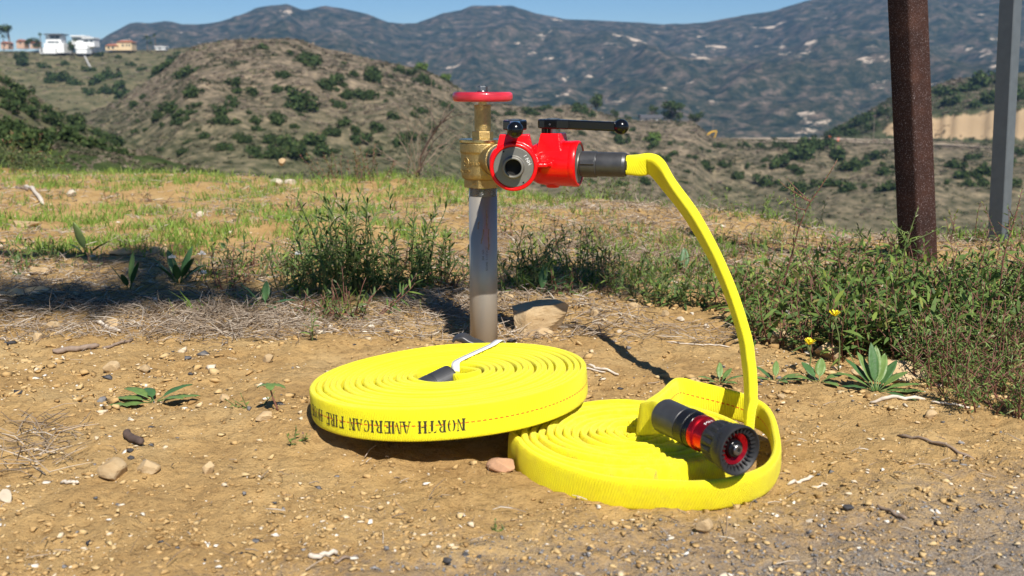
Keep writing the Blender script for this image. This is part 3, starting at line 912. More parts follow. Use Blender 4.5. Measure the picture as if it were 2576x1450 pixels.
def palm(u, v_base, v_top, w, r, label, seed, group=None):
    p = at_r(u, v_base, r); top = at_r(u, v_top, r); h = top.z - p.z; hw = w / 2650 * r / 2
    rg = np.random.default_rng(seed)
    t = thing('palm_tree', label, 'palm tree', p - Vector((0, 0, 0.3)), group)
    P = np.array(p)
    v, f = tube(spline([P - (0, 0, 0.5), P + (0.1, 0, h * 0.5), P + (0, 0, h - hw * 0.8)], 10), np.linspace(h * 0.03, h * 0.018, 10), 8)
    mk('trunk', v, f, M['bark'], t, True)
    V, F, T = [], [], []
    for i in range(34):
        a = rg.uniform(0, 6.28); e = rg.uniform(-0.5, 1.2)
        d = np.array((math.cos(a) * math.cos(e), math.sin(a) * math.cos(e), math.sin(e)))
        s = np.cross(d, (0, 0, 1)); s /= np.linalg.norm(s) + 1e-6
        c0 = P + (0, 0, h - hw * 0.8); k = len(V)
        for j in range(4):
            q = j / 3; pt = c0 + d * hw * 1.05 * q + np.array((0, 0, -0.45 * hw * q * q)); wd = hw * 0.15 * math.sin(math.pi * (0.15 + 0.75 * q))
            V += [pt - s * wd, pt + s * wd]
        for j in range(3): F.append((k + 2 * j, k + 2 * j + 1, k + 2 * j + 3, k + 2 * j + 2))
        T += [float(rg.uniform(0.2, 0.8))] * 8
    mk('crown', V, F, M['bush'], t, tint=T)


broad_tree(24, 119, 52, 46, 800, 'tall open-crowned tree rising above the ridge at the far left edge', 1, 'tall_tree', crown_from=0.42)
palm(10, 126, 84, 14, 790, 'palm at far left in front of the tall open-crowned tree', 2)
palm(104, 131, 80, 12, 790, 'tall slim palm just left of the tall white house', 3)
palm(371, 127, 85, 20, 800, 'broad-headed palm right of the cream house', 4)
palm(391, 125, 83, 12, 810, 'slim palm above the small white shed on the ridge', 5)
palm(380, 127, 103, 12, 795, 'short palm between the two palms right of the cream house', 6)
broad_tree(93, 121, 96, 34, 805, 'dark green tree left of the tall white house', 7, 'ridge_tree', crown_from=0.05)
broad_tree(181, 133, 97, 34, 792, 'dark rounded tree between the two white houses', 8, 'ridge_tree', crown_from=0.02)
broad_tree(70, 118, 99, 24, 812, 'small tree beside the far terracotta-roofed houses', 9, 'ridge_tree', crown_from=0.05)
broad_tree(1498, 284, 234, 62, 575, 'open grey-green tree on the crest right of the handwheel', 10, 'ridge_tree', crown_from=0.15)
broad_tree(1546, 300, 272, 34, 575, 'low round tree at the end of the crest right of the valve', 11, 'ridge_tree', crown_from=0.05)
broad_tree(1690, 303, 258, 74, 585, 'dark spreading tree behind the white ranch house', 12, 'ridge_tree', crown_from=0.05, dens=800)
broad_tree(1640, 300, 264, 40, 590, 'brownish tree left behind the white ranch house', 13, 'ridge_tree', crown_from=0.05)
broad_tree(1752, 309, 284, 46, 580, 'dark tree right of the white ranch house', 14, 'ridge_tree', crown_from=0.05)
broad_tree(1580, 309, 288, 32, 578, 'small dark tree left of the white ranch house', 15, 'ridge_tree', crown_from=0.05)


def rect_house(name, label, r, boxes, roofs, windows, extra=()):
    """boxes etc. as picture rectangles (u0, u1, v_top, v_bottom, depth0, depth1) on a house standing at distance r"""
    allb = boxes + roofs
    uc = (min(b_[0] for b_ in allb) + max(b_[1] for b_ in allb)) / 2; vb = max(b_[3] for b_ in boxes)
    t = thing(name, label, 'house', at_r(uc, vb, r))
    yc = at_r(uc, vb, r).y

    def bx(u0, u1, v0, v1, d0, d1):
        p0 = at_y(u0, v1, yc); p1 = at_y(u1, v0, yc)
        return boxv((p0.x, yc + d0, p0.z), (p1.x, yc + d1, p1.z))
    return t, bx


def build_house(name, label, r, walls, roofs, windows, wallmat, roofmat):
    t, bx = rect_house(name, label, r, walls, roofs, windows)
    for w in walls:
        v, f = bx(*w); mk('wall', v, f, wallmat, t)
    for q in roofs:
        v, f = bx(*q); mk('roof', v, f, roofmat, t)
    for w in windows:
        v, f = bx(*w); mk('window', v, f, M['glass'], t)
    return t, bx


build_house('white_house', 'tall white modern house with dark flat roof on the left ridge', 800,
            [(116, 152, 90, 112, 0, 9), (118, 166, 110, 134, -4, 8), (112, 150, 122, 136, -7, -4)],
            [(114, 157, 85.5, 88.5, -2.5, 10)], [(126, 138, 91, 98, -0.25, 0.2), (140, 150, 91, 98, -0.25, 0.2), (120, 137, 104.5, 108.5, -0.25, 0.2), (139, 148, 104.5, 108.5, -0.25, 0.2)], M['house_white'], M['dark_roof'])
build_house('white_house', 'white modern house with stepped balconies right of the tall white house', 795,
            [(181, 214, 93, 112, 0, 9), (210, 238, 98, 118, -1.5, 8), (196, 226, 113, 124, -5, 6), (204, 230, 126, 136, -8, 0)],
            [(179.5, 215, 89.8, 92.6, -2, 10), (209, 239.5, 95, 97.6, -3, 9)], [(185, 201, 97.5, 101.5, -0.25, 0.2), (203, 209, 97.5, 101.5, -0.25, 0.2), (228, 236, 102, 106, -1.75, -1.3), (213, 224, 102, 106, -1.75, -1.3)], M['house_white'], M['house_white'])
t, bx = build_house('cream_house', 'cream stucco villa with red tiled roof on the ridge', 800,
                    [(294, 330, 106.5, 127, 0, 10), (267, 297, 115.5, 127, -1, 9)], [], [(307, 311, 112, 117, -0.25, 0.2), (317, 320, 112, 117, -0.25, 0.2), (324, 327, 112, 117, -0.25, 0.2), (272, 277, 118.5, 123, -1.25, -0.8), (283, 288, 118.5, 123, -1.25, -0.8)], M['house_cream'], M['tile_roof'])
for (u0, u1, v0, v1, d0, d1) in [(292.5, 331.5, 101.5, 106.4, -0.7, 10.7), (265.5, 298, 110.5, 115.4, -1.7, 9.7)]:
    v, f = bx(u0, u1, v0, v1, d0, d1)
    c = v[:4].mean(0); v[4:, 0] = c[0] + (v[4:, 0] - c[0]) * 0.55; v[4:, 1] = c[1] + (v[4:, 1] - c[1]) * 0.2
    mk('roof', v, f, M['tile_roof'], t)
build_house('white_shed', 'small low white building at the right end of the ridge houses', 800, [(391, 416, 119.5, 126, 0, 6)], [(389.5, 417.5, 117.2, 119.3, -0.8, 7)], [(400, 404, 121, 124, -0.25, 0.2)], M['house_white'], M['house_white'])
for (u0, u1, v0, v1, lab) in [(42, 60, 104, 117, 'pinkish house with tiled gable roof right of the tall far-left tree'), (76, 92, 108, 117, 'small pinkish house just left of the dark ridge tree'), (3, 20, 109, 118, 'low pinkish house at the far left edge of the ridge')]:
    t, bx = build_house('tiled_house', lab, 850, [(u0, u1, v0, v1 + 6, 0, 8)], [], [((u0 + u1) / 2 - 2, (u0 + u1) / 2 + 2, v0 + 3, v0 + 7, -0.25, 0.2)], M['house_pink'], M['tile_roof'])
    v, f = bx(u0 - 1.5, u1 + 1.5, v0 - 4.5, v0 - 0.1, -0.8, 8.8)
    c = v[:4].mean(0); v[4:, 0] = c[0] + (v[4:, 0] - c[0]) * 0.15
    mk('roof', v, f, M['tile_roof'], t)
build_house('ranch_house', 'low white ranch house on the bench right of the valve lever', 575, [(1613, 1662, 297, 309, 0, 8)], [(1610, 1668, 290, 296.7, -1, 9)], [(1622, 1630, 300, 305, -0.2, 0.2), (1640, 1650, 300, 305, -0.2, 0.2)], M['house_white'], M['dark_roof'])
# drain running down the slope under the white house
pts = [hill_surface('hill', u, v) + Vector((0, -0.3, 0.5)) for u, v in [(211, 139), (217, 150), (222, 161), (229, 173)]]
v, f = tube([tuple(p) for p in pts], 0.55, 6)
tag(mk('concrete_drain', v, f, M['concrete']), 'pale concrete drain running down the slope below the white houses', 'drain')
# lawn strip in front of the far left houses
# dirt road on the bench and its things
pts = [(u, v) for u, v in [(1560, 351), (1800, 353), (1950, 352), (2100, 353), (2240, 355), (2400, 361), (2576, 372), (2900, 382)]]
Lr, Rr = [], []
for u, v in pts:
    p = at_r(u, v + 7, 536); q = at_r(u, v - 1.5, 590)
    Lr.append((p.x, p.y, p.z + 0.4)); Rr.append((q.x, q.y, q.z + 0.8))
n = len(pts)
tag(mk('road', Lr + Rr, [(i, i + 1, n + i + 1, n + i) for i in range(n - 1)], M['road']), kind='structure')

ex = at_r(1780, 354, 545)
t = thing('excavator', 'yellow excavator with raised boom parked beside the dirt road', 'excavator', ex)
E = np.array(ex)
for dy in (-1.1, 1.1):
    v, f = lathe([(0.55, -0.35), (0.62, -0.3), (0.62, 0.3), (0.55, 0.35)], 16, (0, 0, 0), (0, 1, 0))
    v = v * (3.2, 1, 1) + E + (-2.2, dy, 0.6)
    mk('track', v, f, M['track'], t)
v, f = boxv((-4.2, -1.3, 1.2), (-0.8, 1.3, 2.4)); bevel(mk('body', v + E, f, M['machine'], t), 0.15)
v, f = boxv((-1.9, -1.25, 2.3), (-0.5, 0.1, 3.6)); bevel(mk('cab', v + E, f, M['machine'], t), 0.12)
v, f = boxv((-1.75, -1.30, 2.7), (-0.6, -1.24, 3.45)); mk('cab_window', v + E, f, M['glass'], t)
v, f = tube(np.array([(-0.8, 0.5, 2.0), (0.8, 0.5, 3.6), (2.2, 0.5, 4.4), (4.4, 0.5, 4.7)]) + E, [0.35, 0.42, 0.4, 0.25], 6); mk('boom', v, f, M['machine'], t)
v, f = tube(np.array([(4.4, 0.5, 4.8), (4.2, 0.5, 3.2), (3.3, 0.5, 1.2)]) + E, [0.25, 0.28, 0.2], 6); mk('arm', v, f, M['machine'], t)
v, f = prism([(2.6, -0.1), (3.6, -0.1), (3.6, 1.1), (2.6, 1.1)], 0.1, 1.3, 0.8); mk('bucket', v + E, f, M['track'], t)
for (u, v_, s, lab) in [(2087, 350, 1.3, 'orange traffic drum beside the road, left of the pair'), (2108, 355, 1.4, 'orange traffic drum beside the road, right of the pair'), (1743, 352, 0.8, 'orange traffic cone left of the yellow excavator')]:
    p = at_r(u, v_, 542)
    t = thing('traffic_drum' if s > 1 else 'traffic_cone', lab, 'drum' if s > 1 else 'cone', p)
    if s > 1:
        v, f = lathe([(0.50 * s, 0), (0.50 * s, 0.12 * s), (0.36 * s, 0.12 * s), (0.33 * s, 1.0 * s), (0.24 * s, 1.1 * s)], 16, p)
    else:
        v, f = lathe([(0.6 * s, 0), (0.6 * s, 0.1 * s), (0.4 * s, 0.1 * s), (0.08 * s, 1.5 * s)], 16, p)
    mk('body', v, f, M['orange'], t)
    v, f = lathe([(0.37 * s, 0.5 * s), (0.365 * s, 0.75 * s)], 16, p) if s > 1 else lathe([(0.3 * s, 0.6 * s), (0.24 * s, 0.85 * s)], 16, p)
    mk('reflective_band', v, f, M['white_print'], t)
for (u, vb, vt, r, lab) in [(2197, 350, 288, 560, 'wooden utility pole in front of the road cut'), (1793, 330, 303, 575, 'small utility pole behind the yellow excavator')]:
    p = at_r(u, vb, r); q = at_r(u, vt, r); h = q.z - p.z
    t = thing('utility_pole', lab, 'pole', p)
    v, f = lathe([(0.17, -1), (0.12, h)], 10, p); mk('pole', v, f, M['pole'], t)
    v, f = boxv((p.x - 1.1, p.y - 0.25, p.z + h * 0.92), (p.x + 1.1, p.y - 0.1, p.z + h * 0.92 + 0.2)); mk('crossarm', v, f, M['pole'], t)

# ------------------------------------------------------------------ hydrant standpipe with brass valve and red wye
PX, PY = -0.0488, 1.773
hyd = thing('hydrant', 'steel standpipe with brass angle valve, red handwheel and red two-way ball valve', 'hydrant', (PX, PY, 0.0))
AX = np.array((PX, PY, 0.0))


def on_pipe(body, size, ang, z, radius, name, mat, parent, vertical=False, ext=0.0, squash=1.0):
    """text wrapped round the vertical cylinder of the given radius; ang measured from the side facing the viewer"""
    V, F = text_geo(body, size, ext)
    x, y = V[:, 0] * squash, V[:, 1]
    if vertical: x, y = -y, x
    a = -math.pi / 2 + ang + x / radius
    rr = radius + 0.0002 + np.maximum(V[:, 2], 0)
    W = np.stack([PX + rr * np.cos(a), PY + rr * np.sin(a), z + y], 1)
    return mk(name, W, F, mat, parent)


pipe_r = 0.0239
v, f = lathe([(pipe_r, -0.06), (pipe_r, 0.2535)], 64, AX)
pipe = mk('pipe', v, f, M['steel'], hyd, True)
prof = []
for i in range(9):
    z = 0.2537 + i * 0.0016
    prof += [(0.0238, z), (0.0225, z + 0.0008)]
v, f = lathe(prof + [(0.0235, 0.272)], 64, AX); mk('thread', v, f, M['thread'], hyd, False)
on_pipe('SCH40  1-1/2"X12"', 0.0052, 0.28, 0.150, pipe_r, 'lettering', M['grey_ink'], pipe, True)
on_pipe('304  GD', 0.0052, 0.02, 0.156, pipe_r, 'lettering', M['grey_ink'], pipe, True)
rg = np.random.default_rng(4)
for (a0, z0, z1, w0) in [(0.42, 0.165, 0.20, 0.0012), (0.30, 0.20, 0.232, 0.0009), (-0.12, 0.175, 0.20, 0.0012), (-0.35, 0.20, 0.213, 0.001)]:
    k = 14; zz = np.linspace(z0, z1, k); aa = -math.pi / 2 + a0 + np.cumsum(rg.normal(0, 0.012, k)) + (0.012 * np.arange(k) if a0 < 0 else 0)
    ww = w0 * rg.uniform(0.3, 1.2, k) / pipe_r; rr = pipe_r + 0.0002
    Vs = [(PX + rr * math.cos(a - w), PY + rr * math.sin(a - w), z) for a, w, z in zip(aa, ww, zz)] + [(PX + rr * math.cos(a + w), PY + rr * math.sin(a + w), z) for a, w, z in zip(aa, ww, zz)]
    mk('stain', Vs, [(i, k + i, k + i + 1, i + 1) for i in range(k - 1)], M['stain'], pipe)

# brass valve body: barrel with side outlet, cast as one piece
VAZ = R(33)   # outlet azimuth from the viewer's side towards the right
vd = np.array((math.sin(VAZ), -math.cos(VAZ), 0.0))
zc = 0.316
barrel = lathe([(0.029, 0.281), (0.0345, 0.2835), (0.0362, 0.290), (0.0366, 0.322), (0.0368, 0.3255), (0.0382, 0.3275), (0.0384, 0.3425)], 64, AX)
outlet = lathe([(0.024, 0.0), (0.025, 0.036), (0.027, 0.046), (0.027, 0.052)], 40, AX + (0, 0, zc), vd)
hexb = lathe([(0.0325, 0.2685), (0.0330, 0.2695), (0.0330, 0.2845)], 6, AX, rot=R(18))
vb = remeshed('valve_body', [barrel, outlet], 0.0011, 3, M['brass'], hyd)
hb = bevel(mk('hexagon_base', *hexb, M['brass'], hyd), 0.0012)
v, f = lathe([(0.0375, 0.3424), (0.0388, 0.3432), (0.0390, 0.3438), (0.0390, 0.3475), (0.0382, 0.3485), (0.012, 0.3487)], 72, AX)
mk('flange', v, f, M['brass_turned'], hyd, False)
v, f = lathe([(0.0178, 0.3485), (0.0182, 0.3490), (0.0182, 0.3605), (0.0174, 0.3616)], 6, AX, rot=R(12)); bevel(mk('bonnet_nut', v, f, M['brass'], hyd), 0.0007)
v, f = lathe([(0.0137, 0.3610), (0.0137, 0.4000), (0.0142, 0.4004), (0.0142, 0.4040), (0.0130, 0.4048), (0.008, 0.4050)], 48, AX); mk('bonnet', v, f, M['brass'], hyd, False)
v, f = lathe([(0.0078, 0.404), (0.0078, 0.407), (0.0066, 0.4075), (0.0066, 0.4130)], 32, AX); mk('stem', v, f, M['brass_turned'], hyd, False)
# handwheel: rim, hub, four spokes
zr = 0.4178
prof = []
for i in range(28):
    a = 2 * math.pi * i / 28
    c, s = math.cos(a), math.sin(a)
    prof.append((0.0432 + 0.0068 * math.copysign(abs(c) ** 0.75, c), zr + 0.0079 * math.copysign(abs(s) ** 0.7, s)))
parts = [lathe(prof, 96, AX, close=True), lathe([(0.0125, 0.4105), (0.0125, 0.4245), (0.011, 0.4255), (0.003, 0.4256)], 32, AX)]
for k in range(4):
    a = R(20 + 90 * k); d = np.array((math.cos(a), math.sin(a), 0))
    parts.append(tube([AX + d * 0.008 + (0, 0, zr), AX + d * 0.026 + (0, 0, zr + 0.001), AX + d * 0.041 + (0, 0, zr)], [0.0052, 0.0045, 0.0052], 12))
v, f = join(parts); whl = mk('handwheel', v, f, M['wheel_red'], hyd, True)
v, f = lathe([(0.0095, 0.4255), (0.0098, 0.4265), (0.0095, 0.4272)], 28, AX); mk('washer', v, f, M['bolt'], whl)
v, f = lathe([(0.0080, 0.4272), (0.0086, 0.4277), (0.0086, 0.4340), (0.0078, 0.4350)], 6, AX, rot=R(8)); mk('nut', v, f, M['bolt'], whl)
v, f = lathe([(0.0042, 0.435), (0.0042, 0.4362), (0.0035, 0.4368)], 20, AX); mk('bolt_end', v, f, M['bolt'], whl)
# raised foundry marks on the brass
on_pipe('23AN', 0.0092, -0.32, 0.3085, 0.0366, 'raised_lettering', M['brass'], vb, ext=0.0013)
on_pipe('LISTED', 0.0092, -1.0, 0.2960, 0.0362, 'raised_lettering', M['brass'], vb, ext=0.0013)
k = 40
for rx, rz in [(0.0062, 0.0080)]:
    P = []
    for i in range(k + 1):
        q = 2 * math.pi * i / k
        a = -math.pi / 2 - 0.83 + rx * math.cos(q) / 0.0366
        P.append((PX + 0.0366 * math.cos(a), PY + 0.0366 * math.sin(a), 0.311 + rz * math.sin(q)))
    v, f = tube(P, 0.0009, 6); mk('raised_ring', v, f, M['brass'], vb, True)
on_pipe('U', 0.0072, -0.88, 0.3135, 0.0366, 'raised_lettering', M['brass'], vb, ext=0.0013)
on_pipe('L', 0.0072, -0.79, 0.3110, 0.0366, 'raised_lettering', M['brass'], vb, ext=0.0013)
on_pipe('\u00ae', 0.0040, -0.86, 0.3060, 0.0366, 'raised_lettering', M['brass'], vb, ext=0.0006)
on_pipe('1\u00bd', 0.0080, -0.48, 0.2765, 0.0300, 'raised_lettering', M['brass'], hb, ext=0.0013)

# red wye: two ball-valve bodies cast together
ZW = 0.3150
J = AX + vd * 0.098 + np.array((0.003, 0, ZW))
A1, A2 = R(-3), R(73)
d1 = np.array((math.sin(A1), -math.cos(A1), 0.0)); d2 = np.array((math.sin(A2), -math.cos(A2), 0.0))
S1 = J + d1 * 0.060; S2 = J + d2 * 0.060
RB = 0.0358
wye_parts = []
for d, S in ((d1, S1), (d2, S2)):
    wye_parts.append(lathe([(0.012, -0.055), (0.022, -0.047), (0.0275, -0.034), (0.033, -0.022), (RB - 0.0008, -0.010), (RB - 0.0006, 0.0), (RB, 0.032), (RB, 0.0395)], 56, S, d))
    sd = np.cross(d, (0, 0, 1))

    def boss_pt(a, s, z): return S + d * a + sd * s + np.array((0, 0, z))
    bp = [boss_pt(-0.0150, -0.0225, 0.0475), boss_pt(0.0150, -0.0225, 0.0475), boss_pt(0.0150, 0.0225, 0.0475), boss_pt(-0.0150, 0.0225, 0.0475),
          boss_pt(-0.0215, -0.0315, 0.010), boss_pt(0.0215, -0.0315, 0.010), boss_pt(0.0215, 0.0315, 0.010), boss_pt(-0.0215, 0.0315, 0.010)]
    wye_parts.append((np.array(bp), [(0, 1, 2, 3), (7, 6, 5, 4), (0, 4, 5, 1), (1, 5, 6, 2), (2, 6, 7, 3), (3, 7, 4, 0)]))
    wye_parts.append(lathe([(0.0095, -0.0385), (0.0105, -0.036), (0.0105, -0.02)], 24, S))
wye_parts.append(lathe([(0.0255, -0.052), (0.0255, -0.02), (0.024, 0.01), (0.012, 0.02)], 40, J, vd))
wye_parts.append(sphere(J, 0.0275))
web = [J + d1 * 0.02 + (0, 0, 0.003), J + d1 * 0.075 + (0, 0, 0.003), J + (d1 + d2) * 0.052 + (0, 0, 0.003), J + d2 * 0.070 + (0, 0, 0.003), J + d2 * 0.02 + (0, 0, 0.003)]
wv_ = np.array(web + [p - np.array((0, 0, 0.006)) for p in web])
wye_parts.append((wv_, [(0, 1, 2, 3, 4), (9, 8, 7, 6, 5)] + [(i, 5 + i, 5 + (i + 1) % 5, (i + 1) % 5) for i in range(5)]))
wye = remeshed('wye_valve', wye_parts, 0.00115, 4, M['red'], hyd)
wye['label'] = 'glossy red cast two-way valve'
v, f = lathe([(0.0245, -0.064), (0.0268, -0.063), (0.0268, -0.042), (0.0245, -0.041)], 40, J, vd); mk('inlet_swivel', v, f, M['coupling'], hyd)
for d, S, idx in ((d1, S1, 0), (d2, S2, 1)):
    v, f = lathe([(RB - 0.0012, 0.030), (RB + 0.0004, 0.033), (RB + 0.0004, 0.0415), (RB - 0.0008, 0.0430), (0.0318, 0.0432), (0.0306, 0.0420), (0.0306, 0.034)], 72, S, d)
    mk('outlet_rim', v, f, M['red'], wye, True)
    # grey face plate with nipple and bore
    v, f = lathe([(0.0303, 0.036), (0.0303, 0.0418), (0.0296, 0.0424), (0.0172, 0.0424), (0.0165, 0.0430), (0.0160, 0.0445), (0.0158, 0.0560), (0.0150, 0.0568), (0.0132, 0.0570), (0.0124, 0.0562), (0.0124, 0.020)], 72, S, d)
    fp = mk('face_plate', v, f, M['hardcoat'], wye, False)
    m_ = fp.modifiers.new('b', 'BEVEL'); m_.width = 0.0002; m_.limit_method = 'ANGLE'
    v, f = lathe([(0.0123, 0.0398), (0.0123, 0.0406)], 40, S, d); mk('bore', v, f, M['black_void'], wye)
    B = basis(d)
    # engraved size mark
    V, F = text_geo('1 NH', 0.0076)
    ang0 = R(28); rad = 0.0235
    sgn = np.cross(d, (0, 0, 1)) * -1     # towards the reader's right
    right = np.cross((0, 0, 1), d) * -1
    right = -np.cross(d, np.array((0, 0, 1.0))) * -1
    right = np.array((-d[1], d[0], 0.0))   # reader facing the plate: right hand side
    up = np.array((0, 0, 1.0))
    c0, s0 = math.cos(ang0), math.sin(ang0)
    rad_dir = right * c0 + up * s0; tan_dir = right * s0 - up * c0
    W = S + d * 0.0426 + rad_dir * rad + np.outer(V[:, 0], tan_dir) + np.outer(V[:, 1], rad_dir)
    mk('lettering', W, F, M['white_print'], fp)
    for ang in (123, -57):
        q = R(ang); c = S + d * 0.0425 + (right * math.cos(q) + up * math.sin(q)) * 0.0275
        v, f = lathe([(0.0014, 0.0), (0.0014, 0.0002)], 16, c, d); mk('dowel_hole', v, f, M['black_void'], fp)
    # stem, lever and knob
    v, f = lathe([(0.0085, 0.044), (0.0085, 0.060)], 28, S); mk('stem', v, f, M['bolt'], wye, False)
    B2 = np.array([d, np.cross((0, 0, 1), d), (0, 0, 1.0)])
    hd = d if idx == 1 else (lambda a: np.array((math.sin(a), -math.cos(a), 0.0)))(R(0))
    side = np.cross((0, 0, 1), hd)

    def lev(poly, z0, z1, dz=0.0):
        n_ = len(poly)
        lo = [S + hd * a + side * s + np.array((0, 0, z0 + dz * max(a, 0))) for a, s in poly]; hi = [S + hd * a + side * s + np.array((0, 0, z1 + dz * max(a, 0))) for a, s in poly]
        return np.array(lo + hi), [tuple(range(n_ - 1, -1, -1)), tuple(range(n_, 2 * n_))] + [(i, (i + 1) % n_, n_ + (i + 1) % n_, n_ + i) for i in range(n_)]
    w0, w1 = 0.0180, 0.0064
    poly = [(-0.020, -0.011), (-0.0235, -0.006), (-0.0235, 0.006), (-0.020, 0.011), (-0.010, w0), (0.010, w0), (0.026, 0.0085), (0.10, w1), (0.10, -w1), (0.026, -0.0085), (0.010, -w0), (-0.010, -w0)]
    v, f = lev(poly, 0.0545, 0.0690, -0.035)
    lv = bevel(mk('lever', v, f, M['black_gloss'], wye), 0.0022, 3)
    kc = S + hd * 0.108 + np.array((0, 0, 0.0580))
    v, f = sphere(kc, 0.0118); mk('knob', v, f, M['black_gloss'], lv, True)
    v, f = lev([(-0.016, -0.012), (-0.0095, -0.012), (-0.0095, 0.012), (-0.016, 0.012)], 0.0440, 0.0555)
    mk('stop_lug', v, f, M['black_gloss'], lv)
    v, f = lathe([(0.0105, 0.0688), (0.0105, 0.0702), (0.006, 0.0704)], 6, S); mk('cap_nut', v, f, M['bolt'], lv)
    c = S + hd * -0.001 - side * w0 * (1 if np.dot(side, (0, -1, 0)) < 0 else -1)
    v, f = lathe([(0.0016, -0.0002), (0.0016, 0.0003)], 12, c + np.array((0, 0, 0.0612)), side if np.dot(side, (0, -1, 0)) > 0 else -side); mk('pin_hole', v, f, M['bolt'], lv)

# ------------------------------------------------------------------ hoses
HW, HT = 0.0385, 0.0098      # flat width and folded thickness of the hose


def hose_geo(P, Wd, half_w, half_t, flip=1.0, nsec=20, u0=0.0):
    """loft a flattened tube along P; Wd = direction of the flat width at each point"""
    P = np.asarray(P, float); m = len(P)
    T = np.gradient(P, axis=0); T /= np.linalg.norm(T, axis=1)[:, None] + 1e-12
    Wd = np.broadcast_to(np.asarray(Wd, float), (m, 3))
    Wd = Wd - T * (T * Wd).sum(1)[:, None]; Wd = Wd / (np.linalg.norm(Wd, axis=1)[:, None] + 1e-12)
    Nn = np.cross(T, Wd) * flip
    hw = np.broadcast_to(half_w, (m,)); ht = np.broadcast_to(half_t, (m,))
    sq = 0.58 if flip < 0 else 0.44
    a = np.linspace(0, 2 * np.pi, nsec, endpoint=False) + 1e-6
    cw = np.sign(np.sin(a)) * np.abs(np.sin(a)) ** sq; ct = np.sign(np.cos(a)) * np.abs(np.cos(a)) ** sq
    V = P[:, None, :] + Wd[:, None, :] * (cw[None, :, None] * hw[:, None, None]) + Nn[:, None, :] * (ct[None, :, None] * ht[:, None, None])
    s = np.concatenate([[0], np.cumsum(np.linalg.norm(np.diff(P, axis=0), axis=1))]) + u0
    vv = np.where(ct >= 0, cw, 5 + cw)
    uv = np.stack([np.repeat(s[:, None], nsec, 1), np.repeat(vv[None, :], m, 0)], -1).reshape(-1, 2)
    F = [(i * nsec + j, i * nsec + (j + 1) % nsec, (i + 1) * nsec + (j + 1) % nsec, (i + 1) * nsec + j) for i in range(m - 1) for j in range(nsec)]
    F += [tuple(range(nsec - 1, -1, -1)), tuple((m - 1) * nsec + j for j in range(nsec))]
    return V.reshape(-1, 3), F, uv


# --- first hose: neat flat coil, tilted where it rests on the other one
C1 = np.array((-0.083, 1.322)); R1 = 0.183; HOLE = 0.045


def plane1(x, y): return 0.031 + 0.068 * (x - C1[0]) - 0.030 * (y - C1[1])


TURN = 16.0
pitch1 = (R1 - HT / 2 - HOLE) / TURN
nseg = int(TURN * 96)
th = np.linspace(0, TURN * 2 * np.pi, nseg)
start = R(75)
rr = HOLE + pitch1 * th / (2 * np.pi)
turn_i = th / (2 * np.pi)
rr = rr + 0.0012 * np.sin(turn_i * 2.3) * (rr > HOLE + 0.01) * (rr < R1 - 0.02)
ang = start + th
x = C1[0] + rr * np.cos(ang); y = C1[1] + rr * np.sin(ang)
lift = 0.0010 * (fbm(turn_i * 3.1 + 3, np.cos(ang) * 1.3, 2, 61)) + 0.0006 * np.sin(turn_i * 7.7) - 0.0022 * sstep(0.055, 0.0, rr - HOLE) * 0
z = plane1(x, y) + HW / 2 + lift
P = np.stack([x, y, z], 1)
tilt_n = np.array((-0.068, 0.030, 1.0)); tilt_n /= np.linalg.norm(tilt_n)
v, f, uv = hose_geo(P, tilt_n, HW / 2, pitch1 / 2 * 1.0, 1.0)
coil1 = thing('fire_hose', 'neatly rolled bright yellow fire hose with black stencil lettering and white tie strap', 'fire hose', (C1[0], C1[1], plane1(*C1)))
jack1 = mk('hose_jacket', v, f, M['hose'], coil1, True, tint=np.zeros(len(v)), uv=uv)
# inner end: a soft fold that runs into the coupling
x0, y0 = P[0, 0], P[0, 1]
Pin = spline([(x0, y0, 0), (-0.083 + 0.040, 1.322 + 0.008, 0), (-0.083 + 0.030, 1.322 - 0.012, 0), (-0.083 + 0.012, 1.322 - 0.010, 0), (-0.083 + 0.012, 1.322 + 0.014, 0), (-0.083 + 0.002, 1.322 + 0.020, 0), (-0.083 - 0.006, 1.322 + 0.012, 0)], 50)
Pin[:, 2] = plane1(Pin[:, 0], Pin[:, 1]) + HW / 2 - 0.002 + 0.003 * np.sin(np.linspace(0, 5, 50))
v, f, uv = hose_geo(Pin, tilt_n, HW / 2 * 0.97, 0.0042, 1.0)
mk('hose_end_fold', v, f, M['hose'], coil1, True, tint=np.zeros(len(v)), uv=uv)
ca = np.array((-0.079, 1.3330, plane1(-0.079, 1.333) + 0.0265)); cd = np.array((-0.78, -0.56, -0.26)); cd /= np.linalg.norm(cd)
v, f = lathe([(0.0165, -0.002), (0.0190, 0.0), (0.0194, 0.002), (0.0194, 0.028), (0.0186, 0.0285), (0.0180, 0.030), (0.0196, 0.0315), (0.0196, 0.046), (0.0185, 0.047), (0.0150, 0.047), (0.0150, 0.020)], 48, ca, cd)
cp = mk('coupling', v, f, M['coupling'], coil1, False); bevel(cp, 0.0006)
